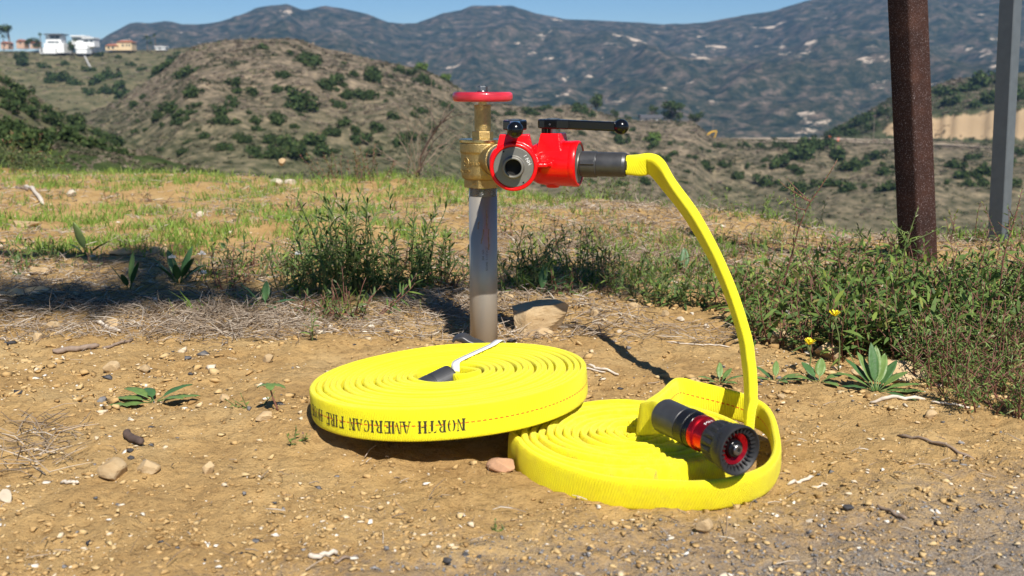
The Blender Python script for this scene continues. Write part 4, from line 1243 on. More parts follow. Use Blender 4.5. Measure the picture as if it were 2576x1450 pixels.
# white tie strap from the core over the far rim
sp = []
for (dx, dy, h) in [(0.010, 0.008, 0.004), (0.009, 0.020, 0.018), (0.008, 0.033, 0.034), (0.008, 0.043, HW + 0.0022), (0.014, 0.062, HW + 0.0026), (0.034, 0.100, HW + 0.003), (0.054, 0.140, HW + 0.003), (0.066, 0.170, HW + 0.003), (0.0705, 0.1800, HW * 0.75), (0.072, 0.1845, 0.006)]:
    sp.append((C1[0] + dx, C1[1] + dy, plane1(C1[0] + dx, C1[1] + dy) + h))
sp = spline(sp, 70)
T = np.gradient(sp, axis=0); T /= np.linalg.norm(T, axis=1)[:, None]
sd = np.array((0.88, -0.47, 0.05)); sd = sd - T * (T @ sd)[:, None]; sd /= np.linalg.norm(sd, axis=1)[:, None]
nn = np.cross(T, sd)
hw = 0.0055
V = np.concatenate([sp - sd * hw, sp + sd * hw, sp + sd * hw + nn * 0.0007, sp - sd * hw + nn * 0.0007]); k = len(sp)
F = []
for i in range(k - 1):
    for q in range(4):
        F.append((q * k + i, ((q + 1) % 4) * k + i, ((q + 1) % 4) * k + i + 1, q * k + i + 1))
mk('tie_strap', V, F, M['strap'], coil1, True)

# stencil lettering along the outer wall, upside down, N at the right
ST = {}
def rc(x0, y0, x1, y1): return [(x0, y0), (x1, y0), (x1, y1), (x0, y1)]
sw = 0.22
def stem(x): return [rc(x, 0, x + sw, 1), rc(x - .07, 0, x + sw + .07, .09), rc(x - .07, .91, x + sw + .07, 1)]
ST['N'] = stem(.05) + [rc(.66, 0, .74, 1), rc(.58, .91, .84, 1), [(.24, .95), (.36, .95), (.72, .02), (.60, .02)]]
ST['O'] = [[(.02, .5), (.10, .85), (.30, 1), (.30, .9), (.22, .75), (.20, .5), (.22, .25), (.30, .1), (.30, 0), (.10, .15)], [(.78, .5), (.70, .85), (.50, 1), (.50, .9), (.58, .75), (.60, .5), (.58, .25), (.50, .1), (.50, 0), (.70, .15)]]
ST['R'] = stem(.06) + [[(.34, 1), (.58, .95), (.68, .74), (.58, .54), (.34, .47), (.34, .56), (.46, .60), (.50, .74), (.46, .88), (.34, .91)], [(.40, .46), (.56, .46), (.80, .06), (.80, 0), (.62, 0)]]
ST['T'] = [rc(.32, 0, .32 + sw, .86), rc(.24, 0, .57, .09), rc(.02, .91, .28, 1), rc(.53, .91, .79, 1), [(.02, .91), (.10, .91), (.04, .68), (.02, .68)], [(.79, .91), (.71, .91), (.77, .68), (.79, .68)]]
ST['H'] = stem(.05) + stem(.60) + [rc(.27, .45, .55, .54)]
ST['A'] = [[(.02, 0), (.12, 0), (.42, 1), (.34, 1)], [(.58, 0), (.80, 0), (.52, 1), (.42, .85)], rc(-.04, 0, .22, .08), rc(.48, 0, .86, .08), rc(.28, .30, .54, .38)]
ST['M'] = [rc(.03, 0, .11, 1), rc(-.05, 0, .2, .08), rc(.76, 0, .76 + sw, 1), rc(.69, 0, 1.0, .08), [(.13, 1), (.29, 1), (.52, .15), (.44, .05)], [(.70, 1), (.74, 1), (.54, .15), (.50, .1)]]
ST['E'] = stem(.06) + [rc(.28, .91, .68, 1), rc(.28, 0, .68, .09), rc(.28, .46, .52, .54), [(.62, .91), (.68, .91), (.68, .70), (.66, .70)], [(.62, .09), (.68, .09), (.70, .32), (.67, .32)]]
ST['I'] = stem(.12)
ST['C'] = [[(.02, .5), (.10, .85), (.32, 1), (.32, .9), (.22, .75), (.20, .5), (.22, .25), (.32, .1), (.32, 0), (.10, .15)], [(.40, 1), (.60, .92), (.68, .98), (.70, .66), (.66, .66), (.56, .86), (.40, .91)], [(.40, 0), (.58, .06), (.70, .26), (.65, .30), (.54, .14), (.40, .09)]]
ST['F'] = stem(.06) + [rc(.28, .91, .68, 1), rc(.28, .46, .52, .54), [(.62, .91), (.68, .91), (.68, .68), (.66, .68)]]
ST['S'] = [[(.30, 1), (.10, .92), (.04, .74), (.14, .58), (.50, .40), (.60, .36), (.46, .58), (.22, .72), (.20, .86), (.30, .92)], [(.38, 0), (.58, .08), (.66, .26), (.56, .38), (.44, .36), (.48, .2), (.38, .09)], [(.38, 1), (.60, .94), (.58, .7), (.53, .7), (.48, .86), (.38, .91)], [(.30, 0), (.06, .04), (.04, .32), (.09, .32), (.16, .14), (.30, .09)]]
text = 'NORTH AMERICAN FIRE HOSE'
letters = []
cur = 0.0
hgt = 0.0148
Ro = R1 + 0.0008
lz0 = HW / 2 - 0.0085
# first letter stands at the right; text runs leftwards, heads down
a_start = math.atan2(gp(1166, 1080, 0.045).y - C1[1], gp(1166, 1080, 0.045).x - C1[0])
Vl, Fl = [], []
for ch in text:
    if ch == ' ': cur += 0.0085; continue
    wid = 0.0132 if ch in 'M' else (0.0065 if ch == 'I' else 0.0112)
    n0 = len(Vl)
    for poly in ST[ch]:
        k0 = len(Vl)
        for (px, py) in poly:
            s = cur + px * 0.0122
            a = a_start - s / Ro
            rad = rr[-1] + HT / 2 + 0.0010
            # find outer-turn radius at this angle so that the print lies on the jacket
            dth = (ang[-1] - a) % (2 * math.pi)
            rad = np.interp(th[-1] - dth, th, rr) + pitch1 / 2 * 1.0 + 0.00025
            X, Yy = C1[0] + rad * math.cos(a), C1[1] + rad * math.sin(a)
            Vl.append((X, Yy, plane1(X, Yy) + lz0 + hgt * (1 - py)))
        Fl.append(tuple(range(k0, len(Vl))))
    cur += wid
mk('stencil_lettering', Vl, Fl, M['black_ink'], jack1)

# --- second hose: rolled coil lying on the dirt, loose outer loop, one end climbing to the valve
C2 = np.array((0.146, 1.190))
TURN2 = 12.2
th = np.linspace(0, TURN2 * 2 * np.pi, int(TURN2 * 90))
ang = R(200) + th
q = th / th[-1]
rx = 0.016 + (0.134 - 0.016) * q; ry = 0.014 + (0.128 - 0.014) * q
cx = C2[0] + 0.004 * (1 - q); cy = C2[1] + 0.004 * (1 - q)
x = cx + rx * np.cos(ang); y = cy + ry * np.sin(ang)
turn_i = th / (2 * np.pi)
z = gz(np.array([0.15]), np.array([1.15]))[0] * 0 - 0.006 + HW / 2 + 0.0030 * fbm(turn_i * 4.3, np.cos(ang) * 1.7 + 4, 2, 77) + 0.0022 * np.sin(turn_i * 5.1 + np.cos(ang)) + 0.002
spiral = np.stack([x, y, z], 1)
# continue from the spiral's outer end round the loose loop: left side, front, right side, back, then the fold to the nozzle
a_end = ang[-1] % (2 * math.pi)
zb = -0.008 + HW / 2
loop = [tuple(spiral[-1])]
for (px, py, pz) in [(0.012, 1.205, zb), (0.010, 1.165, zb), (0.030, 1.118, zb), (0.066, 1.080, zb), (0.105, 1.058, zb - 0.001), (0.150, 1.049, zb - 0.001), (0.198, 1.047, zb - 0.001), (0.240, 1.060, zb), (0.276, 1.092, zb), (0.300, 1.140, zb + 0.002), (0.313, 1.195, zb + 0.005), (0.320, 1.245, zb + 0.008),
                     (0.316, 1.276, zb + 0.012), (0.294, 1.298, zb + 0.018), (0.262, 1.309, zb + 0.024), (0.232, 1.313, zb + 0.030), (0.217, 1.311, zb + 0.034), (0.205, 1.296, zb + 0.035), (0.183, 1.245, zb + 0.036), (0.160, 1.200, zb + 0.038), (0.1515, 1.184, zb + 0.040), (0.1510, 1.173, zb + 0.043), (0.1575, 1.160, zb + 0.048), (0.1650, 1.147, zb + 0.053), (0.1720, 1.135, zb + 0.056)]:
    loop.append((px, py, pz))
# bring the spiral end (wherever it is) tangentially into the loop: trim spiral so that it ends on the far left
lp = spline(loop, 260)
P2 = np.vstack([spiral, lp[1:]])
Wd = np.tile(np.array((0.0, 0.0, 1.0)), (len(P2), 1))
nl = len(spiral)
qq = np.linspace(0, 1, len(P2) - nl)
Wd[nl:, 0] = 0.12 * np.sin(qq * 9); Wd[nl:, 1] = -0.30 * sstep(0.05, 0.2, qq) * (1 - sstep(0.36, 0.46, qq)) + 0.20 * sstep(0.55, 0.7, qq) * (1 - sstep(0.78, 0.86, qq))
ht = np.full(len(P2), 0.0049); ht[nl:] = 0.0052 - 0.0016 * sstep(0.5, 0.62, qq) + 0.004 * sstep(0.93, 1.0, qq)
hwv = np.full(len(P2), HW / 2); hwv[nl:] = HW / 2 - 0.002 * sstep(0.95, 1.0, qq)
v, f, uv = hose_geo(P2, Wd, hwv, ht, -1.0)
hose2 = thing('fire_hose', 'looser dusty yellow hose coil with one end arcing up to the red valve', 'fire hose', (C2[0], C2[1], 0))
tn = np.repeat(np.concatenate([np.full(nl, 0.8), np.full(len(P2) - nl, 0.3)]), 20)
mk('hose_jacket', v, f, M['hose'], hose2, True, tint=tn, uv=uv)
# climbing length
face2 = S2 + d2 * 0.0570
E1 = face2 + d2 * 0.066
arch = [tuple(E1 - d2 * 0.004), tuple(E1 + d2 * 0.016)]
for (u, v_, yy) in [(1634, 413, 1.630), (1654, 424, 1.618), (1684, 466, 1.585), (1743, 547, 1.510), (1798, 645, 1.430), (1841, 745, 1.360), (1872, 845, 1.305), (1884, 919, 1.268), (1888, 969, 1.245), (1888, 1015, 1.225), (1886, 1045, 1.212), (1884, 1085, 1.205)]:
    p = at_y(u, v_, yy); arch.append(tuple(p))
Pa = spline(arch, 240)
ta = np.linspace(0, 1, 240)
# the flat of the hose turns as it falls: upright at the coupling, edge-on towards the viewer lower down
tw = np.interp(ta, [0, 0.06, 0.12, 0.22, 0.34, 0.5, 0.7, 0.9, 1.0], [0, 0.12, 0.42, 0.95, 1.32, 1.56, 1.66, 1.74, 1.74])
Ta = np.gradient(Pa, axis=0); Ta /= np.linalg.norm(Ta, axis=1)[:, None]
n1 = np.cross(Ta, np.array((0, -1.0, 0.0))); n1 /= np.linalg.norm(n1, axis=1)[:, None]      # in-picture normal
n2 = np.cross(Ta, n1)
Wa = n1 * np.cos(tw)[:, None] + n2 * np.sin(tw)[:, None]
wa = np.interp(ta, [0, 0.05, 0.14, 0.22, 0.5, 1.0], [0.0150, 0.0156, 0.0165, 0.0175, 0.0180, 0.0180])
tha = np.interp(ta, [0, 0.05, 0.14, 0.22, 0.5, 1.0], [0.0145, 0.0125, 0.0100, 0.0085, 0.0068, 0.0055]) * (1 + 0.10 * np.sin(ta * 37) * np.exp(-((ta - 0.2) / 0.2) ** 2))
v, f, uv = hose_geo(Pa, Wa, wa, tha, 1.0)
uv[:, 1] += 5.0
mk('hose_riser', v, f, M['hose'], hose2, True, tint=np.full(len(v), 0.1), uv=uv)
# coupling at the valve
v, f = lathe([(0.0165, -0.0115), (0.0196, -0.0110), (0.0200, -0.0095), (0.0200, 0.0135), (0.0192, 0.0145), (0.0186, 0.0147), (0.0186, 0.0155), (0.0190, 0.0160), (0.0190, 0.0560), (0.0176, 0.0605), (0.0150, 0.0610)], 56, face2 + d2 * 0.0, d2)
cp = mk('coupling', v, f, M['coupling'], hose2, False); bevel(cp, 0.0004)
B = basis(d2)
for k in range(3):
    a = R(-70 + 120 * k); rd = B[0] * math.cos(a) + B[1] * math.sin(a); tdn = -B[0] * math.sin(a) + B[1] * math.cos(a)
    pts = [face2 + d2 * h + rd * r_ + tdn * t_ for h in (-0.009, 0.013) for (r_, t_) in ((0.0185, -0.004), (0.0185, 0.004), (0.0218, 0.0028), (0.0218, -0.0028))]
    bevel(mk('rocker_lug', np.array(pts), [(3, 2, 1, 0), (4, 5, 6, 7), (0, 1, 5, 4), (1, 2, 6, 5), (2, 3, 7, 6), (3, 0, 4, 7)], M['coupling'], cp), 0.0006)
# stitched cuff where the jacket enters the coupling
v, f = lathe([(0.0150, 0.0600), (0.0160, 0.0610), (0.0158, 0.0635), (0.0146, 0.0640)], 40, face2, d2); mk('cuff', v, f, M['black_ink'], cp)

# --- nozzle lying on the loose coil
nd = np.array((0.50, -0.865, -0.03)); nd /= np.linalg.norm(nd)
NF = np.array((0.2335, 1.0290, 0.0660))       # centre of the nozzle face
L0 = 0.122
NB = NF - nd * L0
v, f = lathe([(0.0130, -0.004), (0.0185, -0.003), (0.0196, -0.001), (0.0198, 0.036), (0.0186, 0.0368), (0.0178, 0.037)], 56, NB, nd)
cp2 = mk('coupling', v, f, M['coupling'], hose2, False); bevel(cp2, 0.0005)
noz = thing('hose_nozzle', 'fog nozzle with black rubber bumper and red body lying on the loose coil', 'nozzle', NF)
v, f = lathe([(0.0180, 0.0372), (0.0200, 0.0376), (0.0206, 0.0384), (0.0206, 0.0505), (0.0200, 0.0512), (0.0182, 0.0514)], 64, NB, nd); mk('knurled_ring', v, f, M['knurl'], noz, False)
v, f = lathe([(0.0180, 0.0515), (0.0196, 0.0518), (0.0201, 0.0530), (0.0196, 0.0545), (0.0190, 0.0550), (0.0195, 0.0560), (0.0199, 0.0572), (0.0194, 0.0586), (0.0180, 0.0590)], 64, NB, nd); mk('black_collar', v, f, M['black_gloss'], noz, True)
v, f = lathe([(0.0180, 0.0591), (0.0196, 0.0595), (0.0198, 0.0605), (0.0198, 0.0655), (0.0190, 0.0668), (0.0180, 0.0675), (0.0176, 0.0690), (0.0176, 0.0830), (0.0185, 0.0840), (0.0185, 0.0900)], 64, NB, nd); rb = mk('red_body', v, f, M['red_anod'], noz, False)
B = basis(nd)
V, F = text_geo('HM', 0.0075)
ax_ = 0.076; a0 = math.atan2(np.dot(B[1], (0, 0, 1)), np.dot(B[0], (0, 0, 1))) if False else None
up_a = math.atan2(B[1][2], B[0][2])      # angle of the top of the body
tw_ = up_a + R(12)
a = tw_ + V[:, 0] / 0.0178
W = NB + np.outer(ax_ - V[:, 1] * 0.8, nd) + 0.0179 * (np.outer(np.cos(a), B[0]) + np.outer(np.sin(a), B[1]))
mk('lettering', W, F, M['white_print'], rb)
head = lathe([(0.0186, 0.0835), (0.0208, 0.0840), (0.0222, 0.0860), (0.0226, 0.0900), (0.0226, 0.1010), (0.0232, 0.1030), (0.0242, 0.1045), (0.0254, 0.1080), (0.0264, 0.1170), (0.0268, 0.1210), (0.0264, 0.1222), (0.0250, 0.1225), (0.0243, 0.1215),
              (0.0180, 0.1140), (0.0172, 0.1125), (0.0172, 0.1000)], 96, NB, nd)
# finger scallops round the bumper
V = head[0].reshape(16, 96, 3)
axis_pts = NB + np.outer((V.reshape(-1, 3) - NB) @ nd, nd)
hh = ((V.reshape(-1, 3) - NB) @ nd).reshape(16, 96)
radv = V - axis_pts.reshape(16, 96, 3)
aa = np.linspace(0, 2 * np.pi, 96, endpoint=False)
cut = np.clip(np.cos(aa * 16), 0, 1) ** 2
for i in range(16):
    if i in (3, 4): V[i] -= radv[i] / np.linalg.norm(radv[i], axis=1)[:, None] * (cut * 0.0016)[:, None]
bmp = mk('rubber_bumper', V.reshape(-1, 3), head[1], M['rubber'], noz, True)
m_ = bmp.modifiers.new('e', 'EDGE_SPLIT'); m_.split_angle = R(40)
for k in range(16):
    a = 2 * math.pi * (k + 0.5) / 16
    rd = B[0] * math.cos(a) + B[1] * math.sin(a); tdn = -B[0] * math.sin(a) + B[1] * math.cos(a)
    v, f = sphere((0, 0, 0), 1.0, 10, 8)
    v = NB + np.outer(v[:, 2] * 0.0062 + 0.0955, nd) + np.outer(v[:, 0] * 0.0012 + 0.0222, rd) + np.outer(v[:, 1] * 0.0022, tdn)
    mk('grip_rib', v, f, M['rubber'], bmp, True)
for k in range(26):
    a = 2 * math.pi * k / 26
    rd = B[0] * math.cos(a) + B[1] * math.sin(a); tdn = -B[0] * math.sin(a) + B[1] * math.cos(a)
    pts = []
    for (h, r_, w_) in ((0.1205, 0.0246, 0.0010), (0.1192, 0.0178, 0.0007), (0.1150, 0.0178, 0.0007), (0.1160, 0.0205, 0.0008), (0.1215, 0.0256, 0.0010)):
        for s in (-1, 1): pts.append(NB + nd * h + rd * r_ + tdn * w_ * s)
    mk('spray_tooth', np.array(pts), [(0, 2, 4, 6, 8), (9, 7, 5, 3, 1), (0, 1, 3, 2), (2, 3, 5, 4), (4, 5, 7, 6), (6, 7, 9, 8), (8, 9, 1, 0)], M['rubber'], bmp)
v, f = lathe([(0.0176, 0.1045), (0.0176, 0.1140), (0.0168, 0.1148), (0.0108, 0.1110), (0.0104, 0.1045)], 56, NB, nd); mk('inner_ring', v, f, M['red_anod'], noz, False)
v, f = lathe([(0.0100, 0.098), (0.0098, 0.112), (0.0090, 0.1160), (0.0075, 0.1165)], 40, NB, nd); mk('baffle', v, f, M['black_gloss'], noz, True)
v, f = lathe([(0.0056, 0.1160), (0.0058, 0.1190), (0.0050, 0.1200), (0.0024, 0.1202), (0.0022, 0.1185)], 32, NB, nd); bl = mk('bolt', v, f, M['bolt'], noz, False)
v, f = lathe([(0.0021, 0.1190), (0.0021, 0.1192)], 6, NB, nd); mk('hex_socket', v, f, M['black_void'], bl)
V, F = text_geo('Protek', 0.0085, 0.0004)
lf_a = math.atan2(np.dot(B[1], (-0.55, -0.6, 0.35)), np.dot(B[0], (-0.55, -0.6, 0.35)))
a = lf_a + V[:, 0] / 0.0262
rad = 0.0262 + np.maximum(V[:, 2], 0)
W = NB + np.outer(0.1128 - V[:, 1] * 0.9, nd) + (np.outer(rad * np.cos(a), B[0]) + np.outer(rad * np.sin(a), B[1]))
mk('raised_lettering', W, F, M['rubber'], bmp)

# --- spanner on the ground behind the neat coil
sp0 = gp(1150, 848, 0.03); sp1 = gp(1225, 862, 0.02)
P = [(sp1.x - 0.004, sp1.y - 0.012, 0.012), (sp1.x - 0.012, sp1.y, 0.016), (sp0.x + 0.022, sp0.y + 0.004, 0.021), (sp0.x + 0.010, sp0.y + 0.006, 0.027), (sp0.x - 0.002, sp0.y + 0.006, 0.026), (sp0.x - 0.008, sp0.y + 0.004, 0.020)]
Ps = spline(P, 40)
v, f, uv = hose_geo(Ps, (0.25, 0.9, 0.2), np.interp(np.linspace(0, 1, 40), [0, 0.45, 0.75, 1], [0.008, 0.011, 0.010, 0.006]), np.interp(np.linspace(0, 1, 40), [0, 0.6, 0.8, 1], [0.005, 0.006, 0.0035, 0.002]))
tag(mk('hose_spanner', v, f, M['coupling'], smooth=True), 'dark grey metal hook spanner lying by the foot of the steel pipe', 'spanner')
P = [(p[0] - 0.006, p[1] - 0.002, p[2] - 0.014) for p in P[2:]]

# ------------------------------------------------------------------ posts (and the sign the galvanised one carries above the picture)
def post(name, label, uv_b, uv_t, yb, size, rotz, mat, wall, h_top, rnd):
    b0 = at_y(uv_b[0], uv_b[1], yb); b1 = at_y(uv_t[0], uv_t[1], yb + 0.02)
    ax = (b1 - b0).normalized()
    t = thing(name, label, 'post', (b0.x, b0.y, gz1(b0.x, b0.y)))
    n = 6
    poly = []
    h = size / 2
    for cx_, cy_, a0 in ((h - rnd, h - rnd, 0), (-h + rnd, h - rnd, 90), (-h + rnd, -h + rnd, 180), (h - rnd, -h + rnd, 270)):
        for k in range(n): a = R(a0 + 90 * k / (n - 1)); poly.append((cx_ + rnd * math.cos(a), cy_ + rnd * math.sin(a)))
    c, s = math.cos(rotz), math.sin(rotz)
    V = []
    zs = [gz1(b0.x, b0.y) - 0.15] + list(np.linspace(0.08, h_top, 10))
    for z in zs:
        tpar = (z - b0.z) / ax.z; o = b0 + ax * tpar
        V += [(o.x + px * c - py * s, o.y + px * s + py * c, z) for px, py in poly]
    m_ = len(poly)
    F = [(i * m_ + j, i * m_ + (j + 1) % m_, (i + 1) * m_ + (j + 1) % m_, (i + 1) * m_ + j) for i in range(len(zs) - 1) for j in range(m_)] + [tuple((len(zs) - 1) * m_ + j for j in range(m_))]
    o = mk('post', V, F, mat, t, True)
    e = o.modifiers.new('e', 'EDGE_SPLIT'); e.split_angle = R(50)
    return t, b0, ax


rp, rb0, rax = post('steel_post', 'thick rusty brown steel post leaning slightly at the right', (2311, 690), (2283, 0), 2.40, 0.0640, R(29), M['rust'], 0, 0.98, 0.008)
# galvanised post: an open channel, its hollow side turned to the left
b0 = at_y(2511, 660, 2.66); b1 = at_y(2545, 0, 2.67); gax = (b1 - b0).normalized()
gpost = thing('sign_post', 'slim galvanised metal post at the right edge of the picture', 'post', (b0.x, b0.y, gz1(b0.x, b0.y)))
fr, sdv = np.array((-0.89, -0.456, 0)), np.array((0.456, -0.89, 0))
w_, d_ = 0.010, 0.054
prof = [(-w_, 0.002), (-w_ + 0.002, 0), (w_ - 0.002, 0), (w_, 0.002), (w_, d_ * 0.0 + 0.026), (w_, d_ - 0.002)]
prof = [(w_ - 0.002, -0.027), (w_, -0.025), (w_, 0.001), (w_ - 0.002, 0.003), (-w_ - 0.022, 0.003), (-w_ - 0.024, 0.001), (-w_ - 0.024, -0.025), (-w_ - 0.022, -0.027)]
d_ = 0.0
V = []
zs = [gz1(b0.x, b0.y) - 0.15, 1.05]
for z in zs:
    o_ = np.array(b0 + gax * ((z - b0.z) / gax.z))
    V += [o_ + sdv * a_ + fr * (b_ - d_ * 0.5) for a_, b_ in prof]
k = len(prof)
mk('channel', V, [(j, (j + 1) % k, k + (j + 1) % k, k + j) for j in range(k)] + [tuple(range(k, 2 * k))], M['galv'], gpost)

# ------------------------------------------------------------------ stones, gravel and litter on the dirt
def rock_geo(size, seed, cuts=9, sub=3, rough=0.05):
    rg = np.random.default_rng(seed)
    bm = bmesh.new()
    bmesh.ops.create_icosphere(bm, subdivisions=sub, radius=1.0)
    V = np.array([v.co[:] for v in bm.verts]); F = [tuple(v.index for v in f.verts) for f in bm.faces]
    bm.free()
    for _ in range(cuts):
        nn = rg.normal(size=3); nn /= np.linalg.norm(nn); dd = rg.uniform(0.55, 0.85)
        s = V @ nn; over = np.maximum(s - dd, 0); V = V - np.outer(over, nn)
    V = V * (1 + rough * fbm(V[:, 0] * 3 + seed, V[:, 1] * 3 + V[:, 2] * 2.1, 3, seed))[:, None]
    return V * np.array(size), F


def rock(u, v, w, h, label, cat='rock', mat='sandstone', seed=0, name='rock', depth=0.8, rot=None, group=None, sink=0.22, sub=3, cuts=9):
    g = gp(u, v)
    g.z = gz1(g.x, g.y)
    g = gp(u, v, g.z)
    zc_ = g.y * CP + (CAM_H - g.z) * SP
    W = w / 2650 * zc_; Hh = h / 2650 * zc_
    V, F = rock_geo((W / 2, W / 2 * depth, Hh / 2 * 1.1), seed + int(u), cuts, sub)
    a = R(random.uniform(-40, 40)) if rot is None else rot
    c, s = math.cos(a), math.sin(a)
    V = V @ np.array([[c, s, 0], [-s, c, 0], [0, 0, 1]])
    base = V[:, 2].min()
    V = V + np.array((g.x, g.y + W / 2 * depth * 0.6, g.z - base - Hh * sink))
    o = mk(name, V, F, M[mat], smooth=False)
    me = o.data
    loc = Vector((g.x, g.y + W / 2 * depth * 0.6, g.z))
    me.transform(Matrix.Translation(-loc)); o.location = loc
    return tag(o, label, cat, group)


# the big block beside the pipe: a slab of layered sandstone
g = gp(1357, 838); loc = np.array((g.x, g.y + 0.03, gz1(g.x, g.y)))
rg = np.random.default_rng(12)
bm = bmesh.new(); bmesh.ops.create_cube(bm, size=2.0)
bmesh.ops.subdivide_edges(bm, edges=bm.edges, cuts=9, use_grid_fill=True)
V = np.array([v.co[:] for v in bm.verts]); F = [tuple(v.index for v in f_.verts) for f_ in bm.faces]; bm.free()
V = V * (0.052, 0.034, 0.026)
for nn, dd in [((-0.75, -0.5, 0.45), 0.041), ((0.8, -0.3, -0.5), 0.043), ((-0.5, 0.1, -0.85), 0.036), ((0.75, 0.1, 0.65), 0.047), ((-0.3, -0.8, 0.5), 0.037), ((0.3, -0.75, -0.6), 0.0345), ((-0.9, 0.2, 0.1), 0.046)]:
    nn = np.array(nn) / np.linalg.norm(nn); s = V @ nn; V = V - np.outer(np.maximum(s - dd, 0), nn)
V = V * (1 + 0.045 * fbm(V[:, 0] * 60, V[:, 1] * 60 + V[:, 2] * 90, 4, 5))[:, None]
a = R(14); e = R(-12)
Rm = np.array(Matrix.Rotation(a, 3, 'Z') @ Matrix.Rotation(e, 3, 'Y'))
V = V @ Rm.T
o = mk('rock', V + loc + (0, 0, 0.024), F, M['sandstone']); o.data.transform(Matrix.Translation(-Vector(loc))); o.location = loc
tag(o, 'large pale sandstone block just right of the steel pipe', 'rock')
rock(1368, 850, 54, 30, 'small tan stone in front of the large sandstone block', seed=3)
rock(2245, 962, 240, 70, 'broad tan sandstone slab behind the leafy rosette', seed=5, depth=0.5, rot=R(6), sub=4, cuts=12, sink=0.35)
rock(1960, 868, 62, 52, 'tan rock half hidden under the weeds right of the hose arc', seed=6)
rock(2088, 905, 74, 56, 'tan rock beside the lower yellow flower', seed=7)
rock(1262, 1188, 80, 34, 'broken reddish brick fragment in front of the coils', 'brick', 'brick', 8, 'brick_fragment', cuts=5, rot=R(4))
rock(1775, 1344, 52, 40, 'pale angular stone alone in front of the loose coil', seed=9, cuts=12, sink=0.1, rot=R(20))
rock(275, 1203, 84, 62, 'largest tan stone in the left foreground', seed=10, depth=0.9)
rock(368, 1192, 66, 36, 'pale layered stone right of the largest left foreground stone', seed=11)
rock(524, 1193, 34, 42, 'upright oval tan stone in the left foreground', seed=12)
rock(10, 1268, 40, 44, 'pale grey rock cut by the left picture edge', seed=13, mat='white_rock')
rock(125, 833, 50, 32, 'blocky tan stone at the left below the shadow', seed=14)
rock(276, 825, 54, 28, 'flat tan stone at the foot of the dry litter on the left', seed=15)
rock(94, 858, 34, 28, 'small rounded tan stone below the blocky stone at left', seed=16)
rock(276, 938, 46, 34, 'wedge-shaped tan stone in the middle of the left dirt', seed=17)
rock(362, 936, 32, 22, 'small tan stone right of the wedge-shaped one', seed=18)
rock(584, 915, 34, 22, 'tan stone at the front of the dry litter', seed=19)
rock(673, 912, 32, 24, 'tan stone left of the small sprout', seed=20)
rock(662, 1056, 56, 22, 'flat tan stone under the drooping seedling', seed=21)
rock(563, 1008, 26, 18, 'small round stone left of the drooping seedling', seed=22)
rock(54, 572, 86, 22, 'long flat pale slab in the grass at far left', seed=23, depth=0.6, sink=0.3)
rock(298, 644, 62, 22, 'flat stone in the shadow behind the left broadleaf weed', seed=24)
rock(392, 640, 60, 26, 'pointed stone in the shadow behind the left broadleaf weed', seed=25)
rock(93, 690, 52, 24, 'flat stone in the sun left of the shadow', seed=26)
rock(708, 414, 26, 18, 'orange stone on the crest against the brown hill', seed=27)
rock(692, 466, 40, 20, 'white stone near the crest, left of two', seed=28, mat='white_rock')
rock(729, 464, 34, 20, 'white stone near the crest, right of two', seed=29, mat='white_rock')
rock(178, 494, 24, 20, 'white stone among the grass at left', seed=30, mat='white_rock')
rock(501, 545, 24, 16, 'white stone in the middle of the grass', seed=31, mat='white_rock')
rock(1080, 772, 24, 30, 'upright tan stone left of the pipe', seed=32)
rock(1278, 757, 34, 22, 'tan stone just behind the large sandstone block', seed=33)
rock(1593, 778, 36, 20, 'reddish tan stone under the weeds inside the hose arc', seed=34)
rock(1497, 795, 26, 22, 'rounded tan stone inside the hose arc', seed=35)
rock(1675, 796, 26, 18, 'tan stone inside the hose arc near the weeds', seed=36)
rock(1713, 808, 22, 12, 'white stone inside the hose arc', seed=37, mat='white_rock')
rock(1558, 840, 16, 12, 'small white stone in the middle of the dirt inside the hose arc', seed=38, mat='white_rock')
rock(1778, 826, 18, 12, 'small white stone close to the hose arc', seed=39, mat='white_rock')
rock(327, 1140, 18, 14, 'black pebble beside the curled bark, upper of two', seed=40, mat='black_rock', cat='pebble')
rock(328, 1156, 20, 14, 'black pebble beside the curled bark, lower of two', seed=41, mat='black_rock', cat='pebble')
rock(2138, 1284, 32, 14, 'dark asphalt lump in the right foreground', seed=42, mat='black_rock', cat='pebble')
rock(2040, 1322, 24, 18, 'grey-white pebble right of the pale angular stone', seed=43, mat='white_rock', cat='pebble')
rock(1126, 1416, 26, 16, 'black pebble at the bottom centre, leftmost of three', seed=44, mat='black_rock', cat='pebble')
rock(1172, 1402, 22, 12, 'black pebble at the bottom centre, middle of three', seed=45, mat='black_rock', cat='pebble')
rock(1205, 1405, 18, 10, 'black pebble at the bottom centre, rightmost of three', seed=46, mat='black_rock', cat='pebble')
rock(1483, 1384, 17, 12, 'black pebble below the loose coil', seed=47, mat='black_rock', cat='pebble')
rock(2345, 1055, 40, 24, 'flat tan stone at the right below the spiny weeds', seed=48)
rock(1290, 862, 30, 14, 'dark stone peeping over the neat coil right of the pipe', seed=49, mat='black_rock')
rock(1966, 1005, 26, 14, 'flat pale stone right of the loose coil', seed=50)


def vis_points(n, seed, vmin=520, vmax=1452, pw=1.0, umin=-420, umax=3000):
    rg = np.random.default_rng(seed)
    u = rg.uniform(umin, umax, n); v = vmin + (vmax - vmin) * rg.uniform(0, 1, n) ** pw
    X = (u - 1288) / 2650; Y = -(v - 725) / 2650
    dy = CP + SP * Y; dz = -SP + CP * Y; t = -CAM_H / dz
    return X * t, dy * t


def off_coils(x, y):
    a = ((x - C1[0]) ** 2 + (y - C1[1]) ** 2) < 0.160 ** 2
    b_ = ((x - 0.155) ** 2 + (y - 1.18) ** 2) < 0.14 ** 2
    return ~(a | b_)


